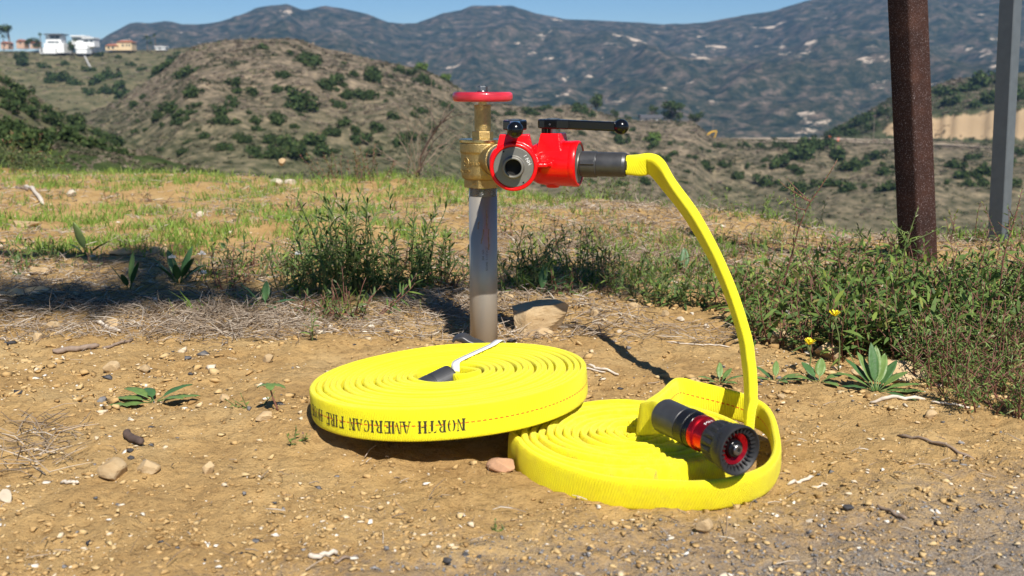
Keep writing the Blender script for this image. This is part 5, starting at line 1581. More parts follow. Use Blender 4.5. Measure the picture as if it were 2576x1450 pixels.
# gravel: crumbs of the same soil, a few white and black chips
def gravel(n, seed, lo, hi, vmin, vmax, pw, label):
    rg = np.random.default_rng(seed)
    x, y = vis_points(n, seed, vmin, vmax, pw)
    clump = fbm(x * 6, y * 6, 3, 5) + 0.5 * fbm(x * 21, y * 21, 2, 8)
    keep = off_coils(x, y) & (clump + rg.normal(0, 0.35, n) > -0.05)
    x, y = x[keep], y[keep]; n = len(x)
    s = lo * (hi / lo) ** (rg.uniform(0, 1, n) ** 4.5)
    S = np.stack([s, s * rg.uniform(0.6, 1, n), s * rg.uniform(0.5, 0.9, n)], 1)
    t = np.clip(rg.normal(0.42, 0.22, n), 0, 0.86)
    sp_ = rg.uniform(0, 1, n); t[sp_ > 0.985] = rg.uniform(0.76, 0.85, (sp_ > 0.985).sum()); t[sp_ < 0.03] = rg.uniform(0.89, 1.0, (sp_ < 0.03).sum())
    grey = (y - 0.35 * x < 0.93 + 0.06 * fbm(x * 8, y * 8, 2, 3)) & (rg.uniform(0, 1, n) < 0.45)
    t[grey] = rg.uniform(0.885, 0.93, grey.sum()); S[grey] = np.minimum(S[grey], 0.0028)
    P_ = np.stack([x, y, gz(x, y)], 1)
    o = scatter('gravel', P_, S, STONES, M['gravel'], t, seed + 1, sink=0.32)
    tag(o, label, 'gravel', kind='stuff')


gravel(68000, 301, 0.0008, 0.0066, 600, 1452, 0.78, 'loose tan, white and black gravel strewn over the bare dirt')
gravel(11000, 305, 0.0025, 0.013, 760, 1040, 0.9, 'tan clods and stones on the rough dirt behind the coils')
gravel(13500, 311, 0.003, 0.016, 400, 800, 0.9, 'coarser tan stone chips on the grassy rise')


# dry litter
def sticks(name, x, y, ln, th_, mat, tint, seed, flat=0.25, lift=0.0):
    rg = np.random.default_rng(seed)
    th_ = th_ * (1 + 0.4 * np.maximum(y - 1.8, 0))
    n = len(x); a = rg.uniform(0, 2 * np.pi, n); e = np.abs(rg.normal(0, flat, n))
    d = np.stack([np.cos(a) * np.cos(e), np.sin(a) * np.cos(e), np.sin(e)], 1)
    s = np.stack([-np.sin(a), np.cos(a), np.zeros(n)], 1); up = np.cross(d, s) * -1
    p0 = np.stack([x, y, gz(x, y) + 0.001 + lift * rg.uniform(0, 1, n)], 1)
    p2 = p0 + d * ln[:, None]; p1 = p0 + d * (ln * 0.5)[:, None] + s * (ln * rg.normal(0, 0.08, n))[:, None] + np.array((0, 0, 1)) * (ln * rg.uniform(0, 0.08, n))[:, None]
    V = []
    for p, w in ((p0, 1.0), (p1, 0.9), (p2, 0.5)):
        for q in range(3):
            c, sn = math.cos(2.094 * q), math.sin(2.094 * q)
            V.append(p + s * (th_ * w * c)[:, None] + up * (th_ * w * sn)[:, None])
    V = np.stack(V, 1).reshape(-1, 3)
    base = (np.arange(n) * 9)[:, None]
    fs = []
    for i in range(2):
        for q in range(3):
            a_, b_, c_, d_ = i * 3 + q, i * 3 + (q + 1) % 3, (i + 1) * 3 + (q + 1) % 3, (i + 1) * 3 + q
            fs += [[a_, b_, c_], [a_, c_, d_]]
    F = (base[:, None, :] * 0 + np.array(fs)[None] + base[:, :, None]).reshape(-1, 3)
    return mk(name, V, F, mat, tint=np.repeat(tint, 9))


def litter(n, seed, vmin, vmax, lens, thick, thr, label, pw=1.0, flat=0.25):
    rg = np.random.default_rng(seed)
    x, y = vis_points(n, seed, vmin, vmax, pw)
    k = off_coils(x, y) & (fbm(x * 2.6 + 3, y * 2.6, 3, seed) + 0.55 * rg.normal(0, 0.3, n) > thr)
    x, y = x[k], y[k]; n = len(x)
    o = sticks('dry_litter', x, y, rg.uniform(*lens, n) * rg.uniform(0.5, 1, n), rg.uniform(*thick, n), M['litter'], np.clip(rg.normal(0.5, 0.24, n), 0, 1), seed + 1, flat, 0.006)
    tag(o, label, 'litter', kind='stuff')


litter(32000, 401, 392, 860, (0.012, 0.06), (0.0003, 0.0011), -0.15, 'grey-brown dry grass and stalk litter matted on the ground')
litter(800, 402, 800, 1450, (0.008, 0.035), (0.0003, 0.0009), 0.0, 'scattered short dry straws on the bare dirt')
# dense mat below the left shadow and in the sunny middle
rg = np.random.default_rng(44)
for (u, v, su, sv, n, seed, lab) in [(580, 812, 120, 22, 1300, 411, 'thick mat of grey dry stalks at the left below the shadow'), (150, 770, 170, 24, 700, 412, 'dry stalk mat in the shadow at far left'), (1600, 590, 260, 45, 3600, 413, 'grey dry grass mat behind the hose arc'), (1150, 780, 110, 22, 500, 414, 'dry stalks around the foot of the steel pipe'), (95, 1120, 50, 45, 110, 415, 'tuft of dry stalks in the left foreground')]:
    uu = rg.normal(u, su, n); vv = np.clip(rg.normal(v, sv, n), 450, 1440)
    pts = np.array([gp(a_, b_)[:2] for a_, b_ in zip(uu, vv)])
    pts = pts[off_coils(pts[:, 0], pts[:, 1])]
    m_ = len(pts)
    o = sticks('dry_litter', pts[:, 0], pts[:, 1], rg.uniform(0.010, 0.055, m_) , rg.uniform(0.0003, 0.0010, m_), M['litter'], np.clip(rg.normal(0.42, 0.26, m_), 0, 1), seed, 0.3, 0.010)
    tag(o, lab, 'litter', kind='stuff')


# grass
def grass(n, seed, region, label, hmin, hmax, thr, dens_scale=2.0, tint_mu=0.45):
    rg = np.random.default_rng(seed)
    x, y = vis_points(n // 9, seed, region[2], region[3], 1.0, region[0], region[1])
    e = np.interp(x, EDGE_X, EDGE_Y)
    k = (fbm(x * dens_scale, y * dens_scale, 3, seed) + rg.normal(0, 0.14, len(x)) > thr) & (y < e + 0.5)
    x, y = x[k], y[k]
    m_ = rg.integers(4, 15, len(x)); sp_ = rg.uniform(0.006, 0.03, len(x)); hs_ = rg.uniform(0.55, 1.15, len(x)); ts_ = rg.normal(0, 0.12, len(x))
    x, y, sp_, hs_, ts_ = (np.repeat(q, m_) for q in (x, y, sp_, hs_, ts_)); n = len(x)
    x = x + rg.normal(0, 1, n) * sp_; y = y + rg.normal(0, 1, n) * sp_
    h = rg.uniform(hmin, hmax, n) * hs_; a = rg.uniform(0, 6.283, n); b_ = rg.uniform(0, 6.283, n); ln = rg.uniform(0.15, 0.9, n) * h
    p = np.stack([x, y, gz(x, y) - 0.002], 1)
    s = np.stack([np.cos(a), np.sin(a), np.zeros(n)], 1) * (rg.uniform(0.0009, 0.0022, n))[:, None]
    l = np.stack([np.cos(b_), np.sin(b_), np.zeros(n)], 1) * ln[:, None]
    z = np.array((0, 0, 1.0))
    m1 = p + l * 0.3 + z * (h * 0.55)[:, None]; tp = p + l + z * h[:, None]
    V = np.stack([p - s, p + s, m1 - s * 0.85, m1 + s * 0.85, tp], 1).reshape(-1, 3)
    F = (np.array([[0, 1, 3], [0, 3, 2], [2, 3, 4]])[None] + (np.arange(n) * 5)[:, None, None]).reshape(-1, 3)
    o = mk('grass', V, F, M['grass'], tint=np.repeat(np.clip(rg.normal(tint_mu, 0.17, n) + ts_, 0, 1), 5))
    tag(o, label, 'grass', kind='stuff')


grass(36000, 501, (-360, 1250, 395, 640), 'short bright green grass on the rise at the left', 0.012, 0.045, 0.06, 4.2, 0.5)
grass(12000, 502, (1250, 2640, 450, 640), 'patchy green grass on the rise at the right', 0.016, 0.05, 0.0, 2.2, 0.42)
grass(2600, 503, (1250, 2640, 640, 800), 'thin grass between the weeds at the right', 0.015, 0.05, 0.1, tint_mu=0.4)
grass(700, 504, (-60, 1100, 640, 800), 'sparse grass blades in the shaded strip at the left', 0.015, 0.05, 0.1, tint_mu=0.4)
grass(19000, 505, (-400, 2940, 388, 480), 'tufty grass along the crest of the rise', 0.015, 0.07, -0.02, 3.0, 0.5)

# ------------------------------------------------------------------ weeds
def leaf_arrays(base, d, up, ln, wd, droop, tint):
    """many lance leaves at once; all arguments arrays"""
    n = len(base)
    s = np.cross(d, up); s /= np.linalg.norm(s, axis=1)[:, None] + 1e-9
    z = np.array((0, 0, 1.0))
    out = []
    for (q, w) in ((0.0, 0.15), (0.35, 1.0), (0.7, 0.75), (1.0, 0.0)):
        c = base + d * (ln * q)[:, None] - z * (droop * ln * q * q)[:, None]
        if w == 0: out.append(c)
        else: out += [c - s * (wd * w)[:, None], c + s * (wd * w)[:, None]]
    V = np.stack(out, 1).reshape(-1, 3)
    f = np.array([[0, 1, 3], [0, 3, 2], [2, 3, 5], [2, 5, 4], [4, 5, 6]])
    F = (f[None] + (np.arange(n) * 7)[:, None, None]).reshape(-1, 3)
    return V, F, np.repeat(tint, 7)


def weed(u, v, h, n_st, spread, label, seed, leaf=(0.036, 0.0024), gap=0.0065, mat='leaf', stem='stem_green', name='leafy_weed', lean=(0, 0), side=0, base_r=0.025, group=None, tint_mu=0.45, bare=0.18, at=None, whorl=1, top_curl=0.35):
    rg = np.random.default_rng(seed)
    if at is None:
        g = gp(u, v); g = gp(u, v, gz1(g.x, g.y))
    else:
        g = Vector((at[0], at[1], 0)); g.z = gz1(g.x, g.y)
    g = np.array((g.x, g.y, gz1(g.x, g.y)))
    t = thing(name, label, 'weed', g, group)
    stems, LB, LD, LL, LW, LT, LDr = [], [], [], [], [], [], []

    def shoot(p0, d0, ln, r0, depth):
        k = max(5, int(ln / 0.02) + 3)
        bend = rg.normal(0, 0.25, 3); bend[2] = 0.35
        P = [p0]; d = d0.copy()
        for i in range(k - 1):
            d = d + bend * (1.0 / k) + rg.normal(0, 0.05, 3); d /= np.linalg.norm(d)
            P.append(P[-1] + d * ln / (k - 1))
        P = np.array(P)
        stems.append(tube(P, np.linspace(r0, r0 * 0.35, k), 5))
        m_ = max(3, int(ln * (1 - bare) / gap))
        tt = np.linspace(bare, 1.0, m_) if depth == 0 else np.linspace(0.1, 1, m_)
        idx = tt * (k - 1); i0 = np.minimum(idx.astype(int), k - 2); fr = (idx - i0)[:, None]
        pos = P[i0] * (1 - fr) + P[i0 + 1] * fr
        tg = P[i0 + 1] - P[i0]; tg /= np.linalg.norm(tg, axis=1)[:, None]
        for w_ in range(whorl):
            az = np.arange(m_) * 2.4 + rg.uniform(0, 6) + w_ * 2.1 + rg.normal(0, 0.25, m_)
            a = np.cross(tg, (0.3, 0.2, 0.93)); a /= np.linalg.norm(a, axis=1)[:, None]; b_ = np.cross(tg, a)
            out = a * np.cos(az)[:, None] + b_ * np.sin(az)[:, None]
            el = 0.35 + 0.75 * tt ** 3 + rg.normal(0, 0.15, m_)
            dd = out * np.cos(el)[:, None] + tg * np.sin(el)[:, None]
            LB.append(pos); LD.append(dd / np.linalg.norm(dd, axis=1)[:, None])
            L_ = leaf[0] * rg.uniform(0.7, 1.15, m_) * (1 - 0.45 * tt ** 4)
            LL.append(L_); LW.append(leaf[1] * rg.uniform(0.8, 1.2, m_) * (L_ / leaf[0]) ** 0.5)
            LT.append(np.clip(rg.normal(tint_mu, 0.17, m_) + 0.4 * np.maximum(tt - 0.8, 0) * 5 * rg.uniform(0, 1), 0, 1))
            LDr.append(rg.uniform(0.05, top_curl, m_))
        if depth == 0 and side:
            for j in range(side):
                q = rg.uniform(0.25, 0.85); i = int(q * (k - 1)); az = rg.uniform(0, 6.28)
                dd = np.array((math.cos(az), math.sin(az), rg.uniform(0.2, 0.9))); dd /= np.linalg.norm(dd)
                shoot(P[i], dd, ln * rg.uniform(0.22, 0.45) * (1.1 - q * 0.6), r0 * 0.6, 1)
    for i in range(n_st):
        az = rg.uniform(0, 6.28); sp_ = abs(rg.normal(0, spread))
        d = np.array((math.cos(az) * sp_ + lean[0], math.sin(az) * sp_ + lean[1], 1.0)); d /= np.linalg.norm(d)
        bp = g + np.array((math.cos(az), math.sin(az), 0)) * rg.uniform(0, base_r)
        bp[2] = gz1(bp[0], bp[1]) - 0.004
        shoot(bp, d, h * rg.uniform(0.55, 1.08), 0.0011 + 0.004 * h, 0)
    if n_st + (side * n_st) <= 3:
        for V, F in stems: mk('stem', V, F, M[stem], t, True)
    else:
        V, F = join(stems)
        tag(mk('stems', V, F, M[stem], t, True), kind='stuff')
    LB = np.vstack(LB); LD = np.vstack(LD); n = len(LB)
    up = np.tile(np.array((0, 0, 1.0)), (n, 1)) + rg.normal(0, 0.35, (n, 3))
    V, F, T = leaf_arrays(LB, LD, up, np.concatenate(LL), np.concatenate(LW), np.concatenate(LDr), np.concatenate(LT))
    gzv = gz(V[:, 0], V[:, 1]) + 0.001
    V[:, 2] = np.maximum(V[:, 2], gzv)
    tag(mk('foliage', V, F, M[mat], t, tint=T), kind='stuff')
    return t


# left of the pipe
weed(868, 742, 0.245, 13, 0.30, 'tall bushy narrow-leaved weed left of the pipe, reaching highest', 1, (0.040, 0.0025), base_r=0.05)
weed(915, 735, 0.21, 10, 0.32, 'narrow-leaved weed right beside the tallest bushy weed', 2, (0.040, 0.0025), base_r=0.04)
weed(795, 736, 0.185, 12, 0.42, 'spreading narrow-leaved weed left of the tallest bushy weed', 3, (0.034, 0.0023), base_r=0.04)
weed(1058, 722, 0.205, 10, 0.22, 'upright narrow-leaved weed midway between the tallest weed and the pipe', 4, (0.040, 0.0025), base_r=0.03)
weed(1115, 715, 0.145, 15, 0.55, 'dark sprawling weed directly left of the pipe', 5, (0.036, 0.0024), tint_mu=0.33, base_r=0.04)
weed(1000, 735, 0.14, 15, 0.6, 'low dark weed behind the purple-tinged clump', 6, (0.028, 0.0028), tint_mu=0.33, base_r=0.05)
weed(880, 800, 0.09, 22, 0.95, 'low purple-tinged clump spreading in front of the tall weeds', 7, (0.024, 0.0022), mat='red_leaf', stem='stem_red', base_r=0.05, tint_mu=0.3)
weed(780, 800, 0.05, 7, 1.0, 'small purple-tinged mat left of the low clump', 8, (0.022, 0.0022), mat='red_leaf', stem='stem_red', base_r=0.04, tint_mu=0.35)
weed(783, 858, 0.055, 2, 0.15, 'single young leafy sprout on bare dirt left of the pipe', 9, (0.030, 0.0036), base_r=0.004, tint_mu=0.55, bare=0.3)
weed(940, 790, 0.16, 2, 0.1, 'long reddish stalk leaning right in front of the tall weeds', 10, (0.036, 0.0024), stem='stem_red', lean=(1.2, 0.1), base_r=0.01)
weed(705, 690, 0.11, 5, 0.5, 'thin weed left of the bushy group', 11, (0.026, 0.0026), base_r=0.03)
weed(600, 672, 0.10, 4, 0.6, 'dark thin weed at the edge of the left shadow', 12, (0.026, 0.0026), tint_mu=0.33, base_r=0.03)
weed(530, 668, 0.085, 4, 0.7, 'dark leafy weed behind the white seed heads', 13, (0.026, 0.0030), tint_mu=0.33, base_r=0.03)
weed(60, 668, 0.075, 9, 0.8, 'leafy weed in the sun at the left edge', 14, (0.026, 0.0028), base_r=0.06)
weed(130, 655, 0.06, 7, 0.9, 'low weed next to the sunlit weed at the left edge', 15, (0.022, 0.0024), base_r=0.05)
weed(10, 700, 0.07, 6, 0.8, 'dark weed cut by the left picture edge', 16, (0.024, 0.0026), tint_mu=0.3, base_r=0.05)
weed(730, 725, 0.13, 12, 0.5, 'mid-height weed filling the gap left of the spreading weed', 17, (0.036, 0.0024), base_r=0.05)
weed(960, 715, 0.16, 12, 0.4, 'weed between the bushy group and the upright weed', 18, (0.038, 0.0024), base_r=0.05)
weed(840, 700, 0.19, 12, 0.4, 'weed at the back of the bushy group', 19, (0.038, 0.0024), base_r=0.05, tint_mu=0.45)
weed(650, 700, 0.09, 8, 0.6, 'low dark weed behind the pale leaf pair', 30, (0.026, 0.0026), tint_mu=0.33, base_r=0.04)
# right of the pipe
weed(1315, 722, 0.14, 15, 0.5, 'dark weed directly right of the pipe', 20, (0.036, 0.0024), tint_mu=0.33, base_r=0.04)
weed(1300, 712, 0.20, 2, 0.1, 'long reddish stalk leaning right from beside the pipe', 21, (0.036, 0.0024), stem='stem_red', lean=(0.9, 0.1), base_r=0.01)
weed(1395, 715, 0.12, 15, 0.6, 'dark weed right of the one beside the pipe', 22, (0.026, 0.0026), tint_mu=0.3, base_r=0.05)
weed(1460, 690, 0.13, 10, 0.35, 'thin dark weed in shade inside the hose arc', 23, (0.022, 0.0022), tint_mu=0.3, base_r=0.05)
weed(1530, 715, 0.10, 12, 0.6, 'small dark weed in shade inside the hose arc', 24, (0.024, 0.0024), tint_mu=0.33, base_r=0.04)
weed(1660, 768, 0.11, 20, 0.65, 'bright narrow-leaved weed inside the hose arc, largest there', 25, (0.026, 0.0024), base_r=0.05, tint_mu=0.45)
weed(1740, 762, 0.11, 18, 0.7, 'narrow-leaved weed inside the hose arc close to the hose', 26, (0.026, 0.0024), base_r=0.05, tint_mu=0.4)
weed(1590, 742, 0.09, 13, 0.7, 'low weed inside the hose arc left of the largest', 27, (0.024, 0.0024), base_r=0.04, tint_mu=0.45)
weed(1470, 745, 0.035, 4, 0.7, 'tiny bright sprout behind the sandstone block', 28, (0.020, 0.0020), base_r=0.015, tint_mu=0.7)
# the bank of weeds round the posts
BANK = []
rb_ = np.random.default_rng(77)
for v0, us in ((725, range(1900, 2640, 90)), (765, range(1870, 2640, 76)), (808, range(1890, 2640, 70)), (850, range(1990, 2640, 68)), (890, range(2090, 2450, 66))):
    for u0 in us:
        hh = 0.070 + 0.028 * sstep(1880, 2150, u0)
        BANK.append((u0 + rb_.normal(0, 16), v0 + rb_.normal(0, 10), float(hh) * rb_.uniform(0.75, 1.35), int(rb_.integers(9, 15))))
BL = row_labels(BANK, 'narrow-leaved weed', 'of the bank round the posts', 30)
for i, (u, v, h, ns) in enumerate(BANK):
    weed(u, v, h, ns, 0.55, BL[i], 1100 + i, (0.042, 0.0037), gap=0.0070, base_r=0.055, tint_mu=float(rb_.uniform(0.35, 0.62)), group='narrow-leaved weeds in the bank round the posts', stem='stem_red', top_curl=0.6)
SPINY = [(1910, 850, 0.09, 7), (1985, 862, 0.09, 8), (2440, 960, 0.13, 9), (2520, 985, 0.13, 9), (2380, 975, 0.10, 8), (2590, 1010, 0.13, 8), (2470, 1030, 0.09, 8), (2550, 1050, 0.08, 8), (2420, 1015, 0.08, 7), (2400, 930, 0.12, 8), (2500, 925, 0.14, 9), (2580, 940, 0.15, 9), (2350, 930, 0.10, 7), (1940, 820, 0.10, 7)]
SL = row_labels(SPINY, 'fine spiny weed', 'before the weed bank', 40)
for i, (u, v, h, ns) in enumerate(SPINY):
    weed(u, v, h, ns, 0.7, SL[i], 200 + i, (0.013, 0.0009), gap=0.0055, mat='spine_leaf', stem='stem_red', name='spiny_weed', side=6, base_r=0.05, group='spiny weeds in front of the bank', whorl=2, tint_mu=0.45)
weed(1962, 770, 0.30, 1, 0.02, 'tall single spiny stalk standing right of the hose arc', 220, (0.011, 0.0009), gap=0.0045, mat='spine_leaf', stem='stem_red', name='spiny_weed', side=8, base_r=0.002, whorl=2, lean=(-0.06, 0), tint_mu=0.6)
weed(2205, 800, 0.245, 1, 0.05, 'tall spiny stalk crossing the left edge of the rusty post', 221, (0.012, 0.0010), gap=0.0045, mat='spine_leaf', stem='stem_green', name='spiny_weed', side=7, base_r=0.002, whorl=2, lean=(0.22, 0), tint_mu=0.6)
weed(2520, 810, 0.24, 2, 0.10, 'tall spiny stalks in front of the galvanised post', 222, (0.011, 0.0009), gap=0.0045, mat='spine_leaf', stem='stem_red', name='spiny_weed', side=5, base_r=0.01, whorl=2, lean=(-0.05, 0), tint_mu=0.6)
weed(2120, 790, 0.17, 2, 0.2, 'spiny stalk left of the rusty post', 223, (0.012, 0.0010), gap=0.0045, mat='spine_leaf', stem='stem_green', name='spiny_weed', side=5, base_r=0.01, whorl=2, tint_mu=0.6)
for k, (u, v, h, ln_, lab) in enumerate([(2050, 800, 0.17, -0.1, 'spiny shoot rising from the left end of the weed bank'), (2270, 790, 0.15, 0.1, 'spiny shoot in front of the foot of the rusty post'), (2370, 800, 0.15, 0.15, 'spiny shoot just right of the rusty post'), (2440, 830, 0.17, -0.1, 'spiny shoot midway between the two posts'), (2580, 860, 0.19, -0.1, 'spiny shoot at the right picture edge'), (1905, 800, 0.13, 0.1, 'spiny shoot beside the hose arc')]):
    weed(u, v, h, 2, 0.2, lab, 400 + k, (0.012, 0.0010), gap=0.0045, mat='spine_leaf', stem='stem_red', name='spiny_weed', side=5, base_r=0.01, whorl=2, lean=(ln_, 0), tint_mu=0.6)
LOW = []
rl_ = np.random.default_rng(55)
for u0 in range(560, 1180, 44): LOW.append((u0 + rl_.normal(0, 10), 690 + rl_.uniform(-28, 48), rl_.uniform(0.045, 0.09), int(rl_.integers(6, 12))))
for u0 in range(1260, 1860, 46): LOW.append((u0 + rl_.normal(0, 10), 680 + rl_.uniform(-45, 60), rl_.uniform(0.045, 0.10), int(rl_.integers(6, 12))))
for u0 in range(0, 560, 62): LOW.append((u0 + rl_.normal(0, 12), 655 + rl_.uniform(-30, 30), rl_.uniform(0.035, 0.06), int(rl_.integers(5, 9))))
for u0 in range(1300, 2560, 74): LOW.append((u0 + rl_.normal(0, 15), 600 + 0.04 * (u0 - 1300) + rl_.uniform(-30, 30), rl_.uniform(0.04, 0.09), int(rl_.integers(6, 10))))
for u0 in range(20, 1150, 86): LOW.append((u0 + rl_.normal(0, 20), 480 + rl_.uniform(-30, 90), rl_.uniform(0.03, 0.07), int(rl_.integers(5, 9))))
LL_ = row_labels(LOW, 'low weed', 'on the rise', 36)
for i, (u, v, h, ns) in enumerate(LOW):
    k = rl_.integers(0, 3)
    weed(u, v, h, ns, 0.75, LL_[i], 1500 + i, [(0.026, 0.0022), (0.020, 0.0026), (0.032, 0.0020)][k], mat=['leaf', 'leaf', 'red_leaf'][k], stem=['stem_green', 'stem_red', 'stem_red'][k], base_r=0.05, group='low weeds scattered over the rise', tint_mu=float(rl_.uniform(0.25, 0.65)))
# crest plants
weed(60, 428, 0.22, 16, 0.5, 'bushy weed with reddish tips on the crest at the left edge', 301, (0.045, 0.0045), base_r=0.22, mat='red_leaf', tint_mu=0.4)
weed(130, 425, 0.18, 10, 0.5, 'smaller weed on the crest right of the reddish-tipped one', 302, (0.040, 0.0040), base_r=0.18, tint_mu=0.5)
weed(850, 455, 0.17, 14, 0.6, 'reddish low shrub on the crest, left of two', 303, (0.030, 0.0035), base_r=0.20, mat='red_leaf', stem='stem_red', tint_mu=0.5)
weed(945, 462, 0.17, 14, 0.6, 'reddish low shrub on the crest, right of two', 304, (0.030, 0.0035), base_r=0.20, mat='red_leaf', stem='stem_red', tint_mu=0.45)
weed(1090, 465, 0.11, 10, 0.6, 'low green weed on the crest left of the brass valve', 305, (0.036, 0.0024), base_r=0.15, tint_mu=0.4)
weed(1510, 495, 0.15, 14, 0.6, 'green-brown weed on the crest below the red valve', 306, (0.028, 0.0028), base_r=0.16, mat='red_leaf', tint_mu=0.35)
weed(1590, 500, 0.15, 14, 0.6, 'green weed on the crest below the grey coupling', 307, (0.028, 0.0028), base_r=0.16, mat='red_leaf', tint_mu=0.25)
weed(1440, 500, 0.09, 8, 0.6, 'low weed on the crest left of the green-brown one', 308, (0.024, 0.0024), base_r=0.12)
weed(1790, 520, 0.09, 9, 0.6, 'low green weed on the crest right of the hose', 309, (0.026, 0.0026), base_r=0.14, tint_mu=0.5)
weed(1900, 545, 0.10, 9, 0.6, 'green weed on the right crest', 310, (0.026, 0.0026), base_r=0.14, tint_mu=0.5)
weed(2010, 570, 0.10, 9, 0.6, 'green weed on the right crest left of the rusty post', 311, (0.026, 0.0026), base_r=0.14, tint_mu=0.45)
weed(2440, 620, 0.13, 9, 0.55, 'yellowish weed on the crest between the two posts', 312, (0.022, 0.0022), base_r=0.10, tint_mu=0.75, stem='stem_red')
weed(2560, 640, 0.12, 9, 0.55, 'weed on the crest at the right edge', 313, (0.022, 0.0022), base_r=0.10, tint_mu=0.5, stem='stem_red')
weed(640, 425, 0.08, 8, 0.6, 'small weed on the crest in front of the brown hill', 314, (0.03, 0.003), base_r=0.15, tint_mu=0.5)
weed(300, 412, 0.09, 8, 0.6, 'small weed on the crest left of the brown hill', 315, (0.03, 0.003), base_r=0.2, tint_mu=0.55)
weed(440, 415, 0.07, 8, 0.6, 'low weed on the crest below the gully', 316, (0.03, 0.003), base_r=0.2, tint_mu=0.55)


# broad-leaved weeds: each leaf a part
def leaf_part(parent, base, d, ln, wd, arch_, mat, seed, curl=0.15, stalk=0.2):
    rg = np.random.default_rng(seed)
    d = np.array(d, float); d /= np.linalg.norm(d)
    hz_ = np.array((d[0], d[1], 0)); hz_ /= np.linalg.norm(hz_) + 1e-9
    s = np.array((-hz_[1], hz_[0], 0))
    n = 11; V = []
    p = np.array(base, float); dirv = d.copy()
    for i in range(n):
        q = i / (n - 1)
        w = wd * (0.10 if q < stalk else 0.10 + 0.9 * math.sin(math.pi * min(1, (q - stalk) / (1 - stalk)) ** 0.8) ** 0.8) * (1 if q < 0.999 else 0.05)
        upv = np.cross(s, dirv) * -1
        rip = rg.normal(0, 0.05 * wd, 2)
        for k, o_ in ((-1, rip[0]), (-0.5, 0), (0, 0), (0.5, 0), (1, rip[1])):
            V.append(p + s * w * k + upv * (curl * w * abs(k) ** 1.5 + o_))
        dirv = dirv + np.array((0, 0, -arch_ / n)) ; dirv /= np.linalg.norm(dirv)
        p = p + dirv * ln / (n - 1)
        g_ = gz1(p[0], p[1]) + 0.002
        if p[2] < g_: p[2] = g_
    F = [(i * 5 + k, i * 5 + k + 1, (i + 1) * 5 + k + 1, (i + 1) * 5 + k) for i in range(n - 1) for k in range(4)]
    o = mk('leaf', V, F, M[mat], parent, True)
    so = o.modifiers.new('s', 'SOLIDIFY'); so.thickness = 0.0005
    return o


def broadleaf(u, v, label, leaves, mat, seed, name='broadleaf_weed', spread_z=0.6):
    g = gp(u, v); g = np.array((g.x, g.y, gz1(g.x, g.y)))
    t = thing(name, label, 'weed', g)
    for i, (az, el, ln, wd, arch_, mt_) in enumerate(leaves):
        a = R(az); e = R(el)
        leaf_part(t, g + np.array((0.004 * math.sin(a), -0.004 * math.cos(a), 0.002)), (math.sin(a) * math.cos(e), -math.cos(a) * math.cos(e), math.sin(e)), ln, wd, arch_, mt_ or mat, seed * 50 + i)
    return t, g


# az 0 = towards the viewer, 90 = right, 180 = away
t, g = broadleaf(2205, 990, 'large rosette of broad bumpy leaves in front of the sandstone slab',
                 [(-150, 62, 0.0624, 0.0077, 0.5, None), (170, 70, 0.0671, 0.0081, 0.3, None), (150, 58, 0.0640, 0.0081, 0.6, None), (115, 38, 0.0593, 0.0077, 0.6, None), (-115, 40, 0.0577, 0.0077, 0.7, None), (95, 22, 0.0624, 0.0072, 0.5, None),
                  (-85, 24, 0.050, 0.0070, 0.5, 'broad_dark'), (70, 20, 0.062, 0.0075, 0.8, None), (30, 12, 0.066, 0.0070, 0.6, 'broad_dark'), (130, 50, 0.060, 0.0080, 0.5, 'broad_dark'), (-135, 50, 0.062, 0.0080, 0.5, 'broad_dark'), (-170, 75, 0.07, 0.0080, 0.3, 'broad_dark')], 'broad', 1, 'rosette_weed')
broadleaf(2060, 965, 'small broad-leaved weed left of the large rosette', [(-90, 25, 0.045, 0.008, 0.6, None), (100, 30, 0.042, 0.008, 0.6, None), (160, 55, 0.040, 0.008, 0.4, None), (30, 20, 0.035, 0.007, 0.6, None), (-150, 45, 0.04, 0.008, 0.5, 'broad_dark')], 'broad', 2)
broadleaf(1810, 965, 'small pale-green leafy seedling behind the loose coil', [(-90, 30, 0.030, 0.005, 0.5, None), (80, 35, 0.032, 0.005, 0.5, None), (10, 30, 0.026, 0.005, 0.5, None), (170, 55, 0.034, 0.005, 0.4, None), (40, 25, 0.03, 0.005, 0.5, None), (-40, 30, 0.028, 0.005, 0.5, None), (130, 45, 0.03, 0.005, 0.4, None)], 'broad', 3)
broadleaf(1950, 960, 'small leafy seedling right of the hose arc', [(-80, 25, 0.034, 0.005, 0.5, None), (95, 30, 0.036, 0.005, 0.5, None), (20, 25, 0.028, 0.005, 0.5, None), (165, 50, 0.036, 0.005, 0.4, None), (-130, 40, 0.034, 0.005, 0.4, 'broad_dark'), (60, 25, 0.034, 0.005, 0.5, 'broad_dark')], 'broad', 4)
broadleaf(712, 742, 'weed with two bright pale-green leaves left of the bushy weeds', [(-60, 48, 0.066, 0.0125, 0.7, None), (75, 50, 0.060, 0.0115, 0.5, None), (120, 30, 0.03, 0.008, 0.5, None)], 'broad_pale', 5)
broadleaf(665, 785, 'dark broad-leaved weed in front of the two pale leaves', [(-75, 58, 0.062, 0.0115, 0.5, None), (80, 28, 0.066, 0.0095, 0.6, None), (170, 75, 0.050, 0.0090, 0.3, None), (-100, 12, 0.04, 0.006, 0.4, None), (40, 15, 0.05, 0.008, 0.5, None)], 'broad_dark', 6)
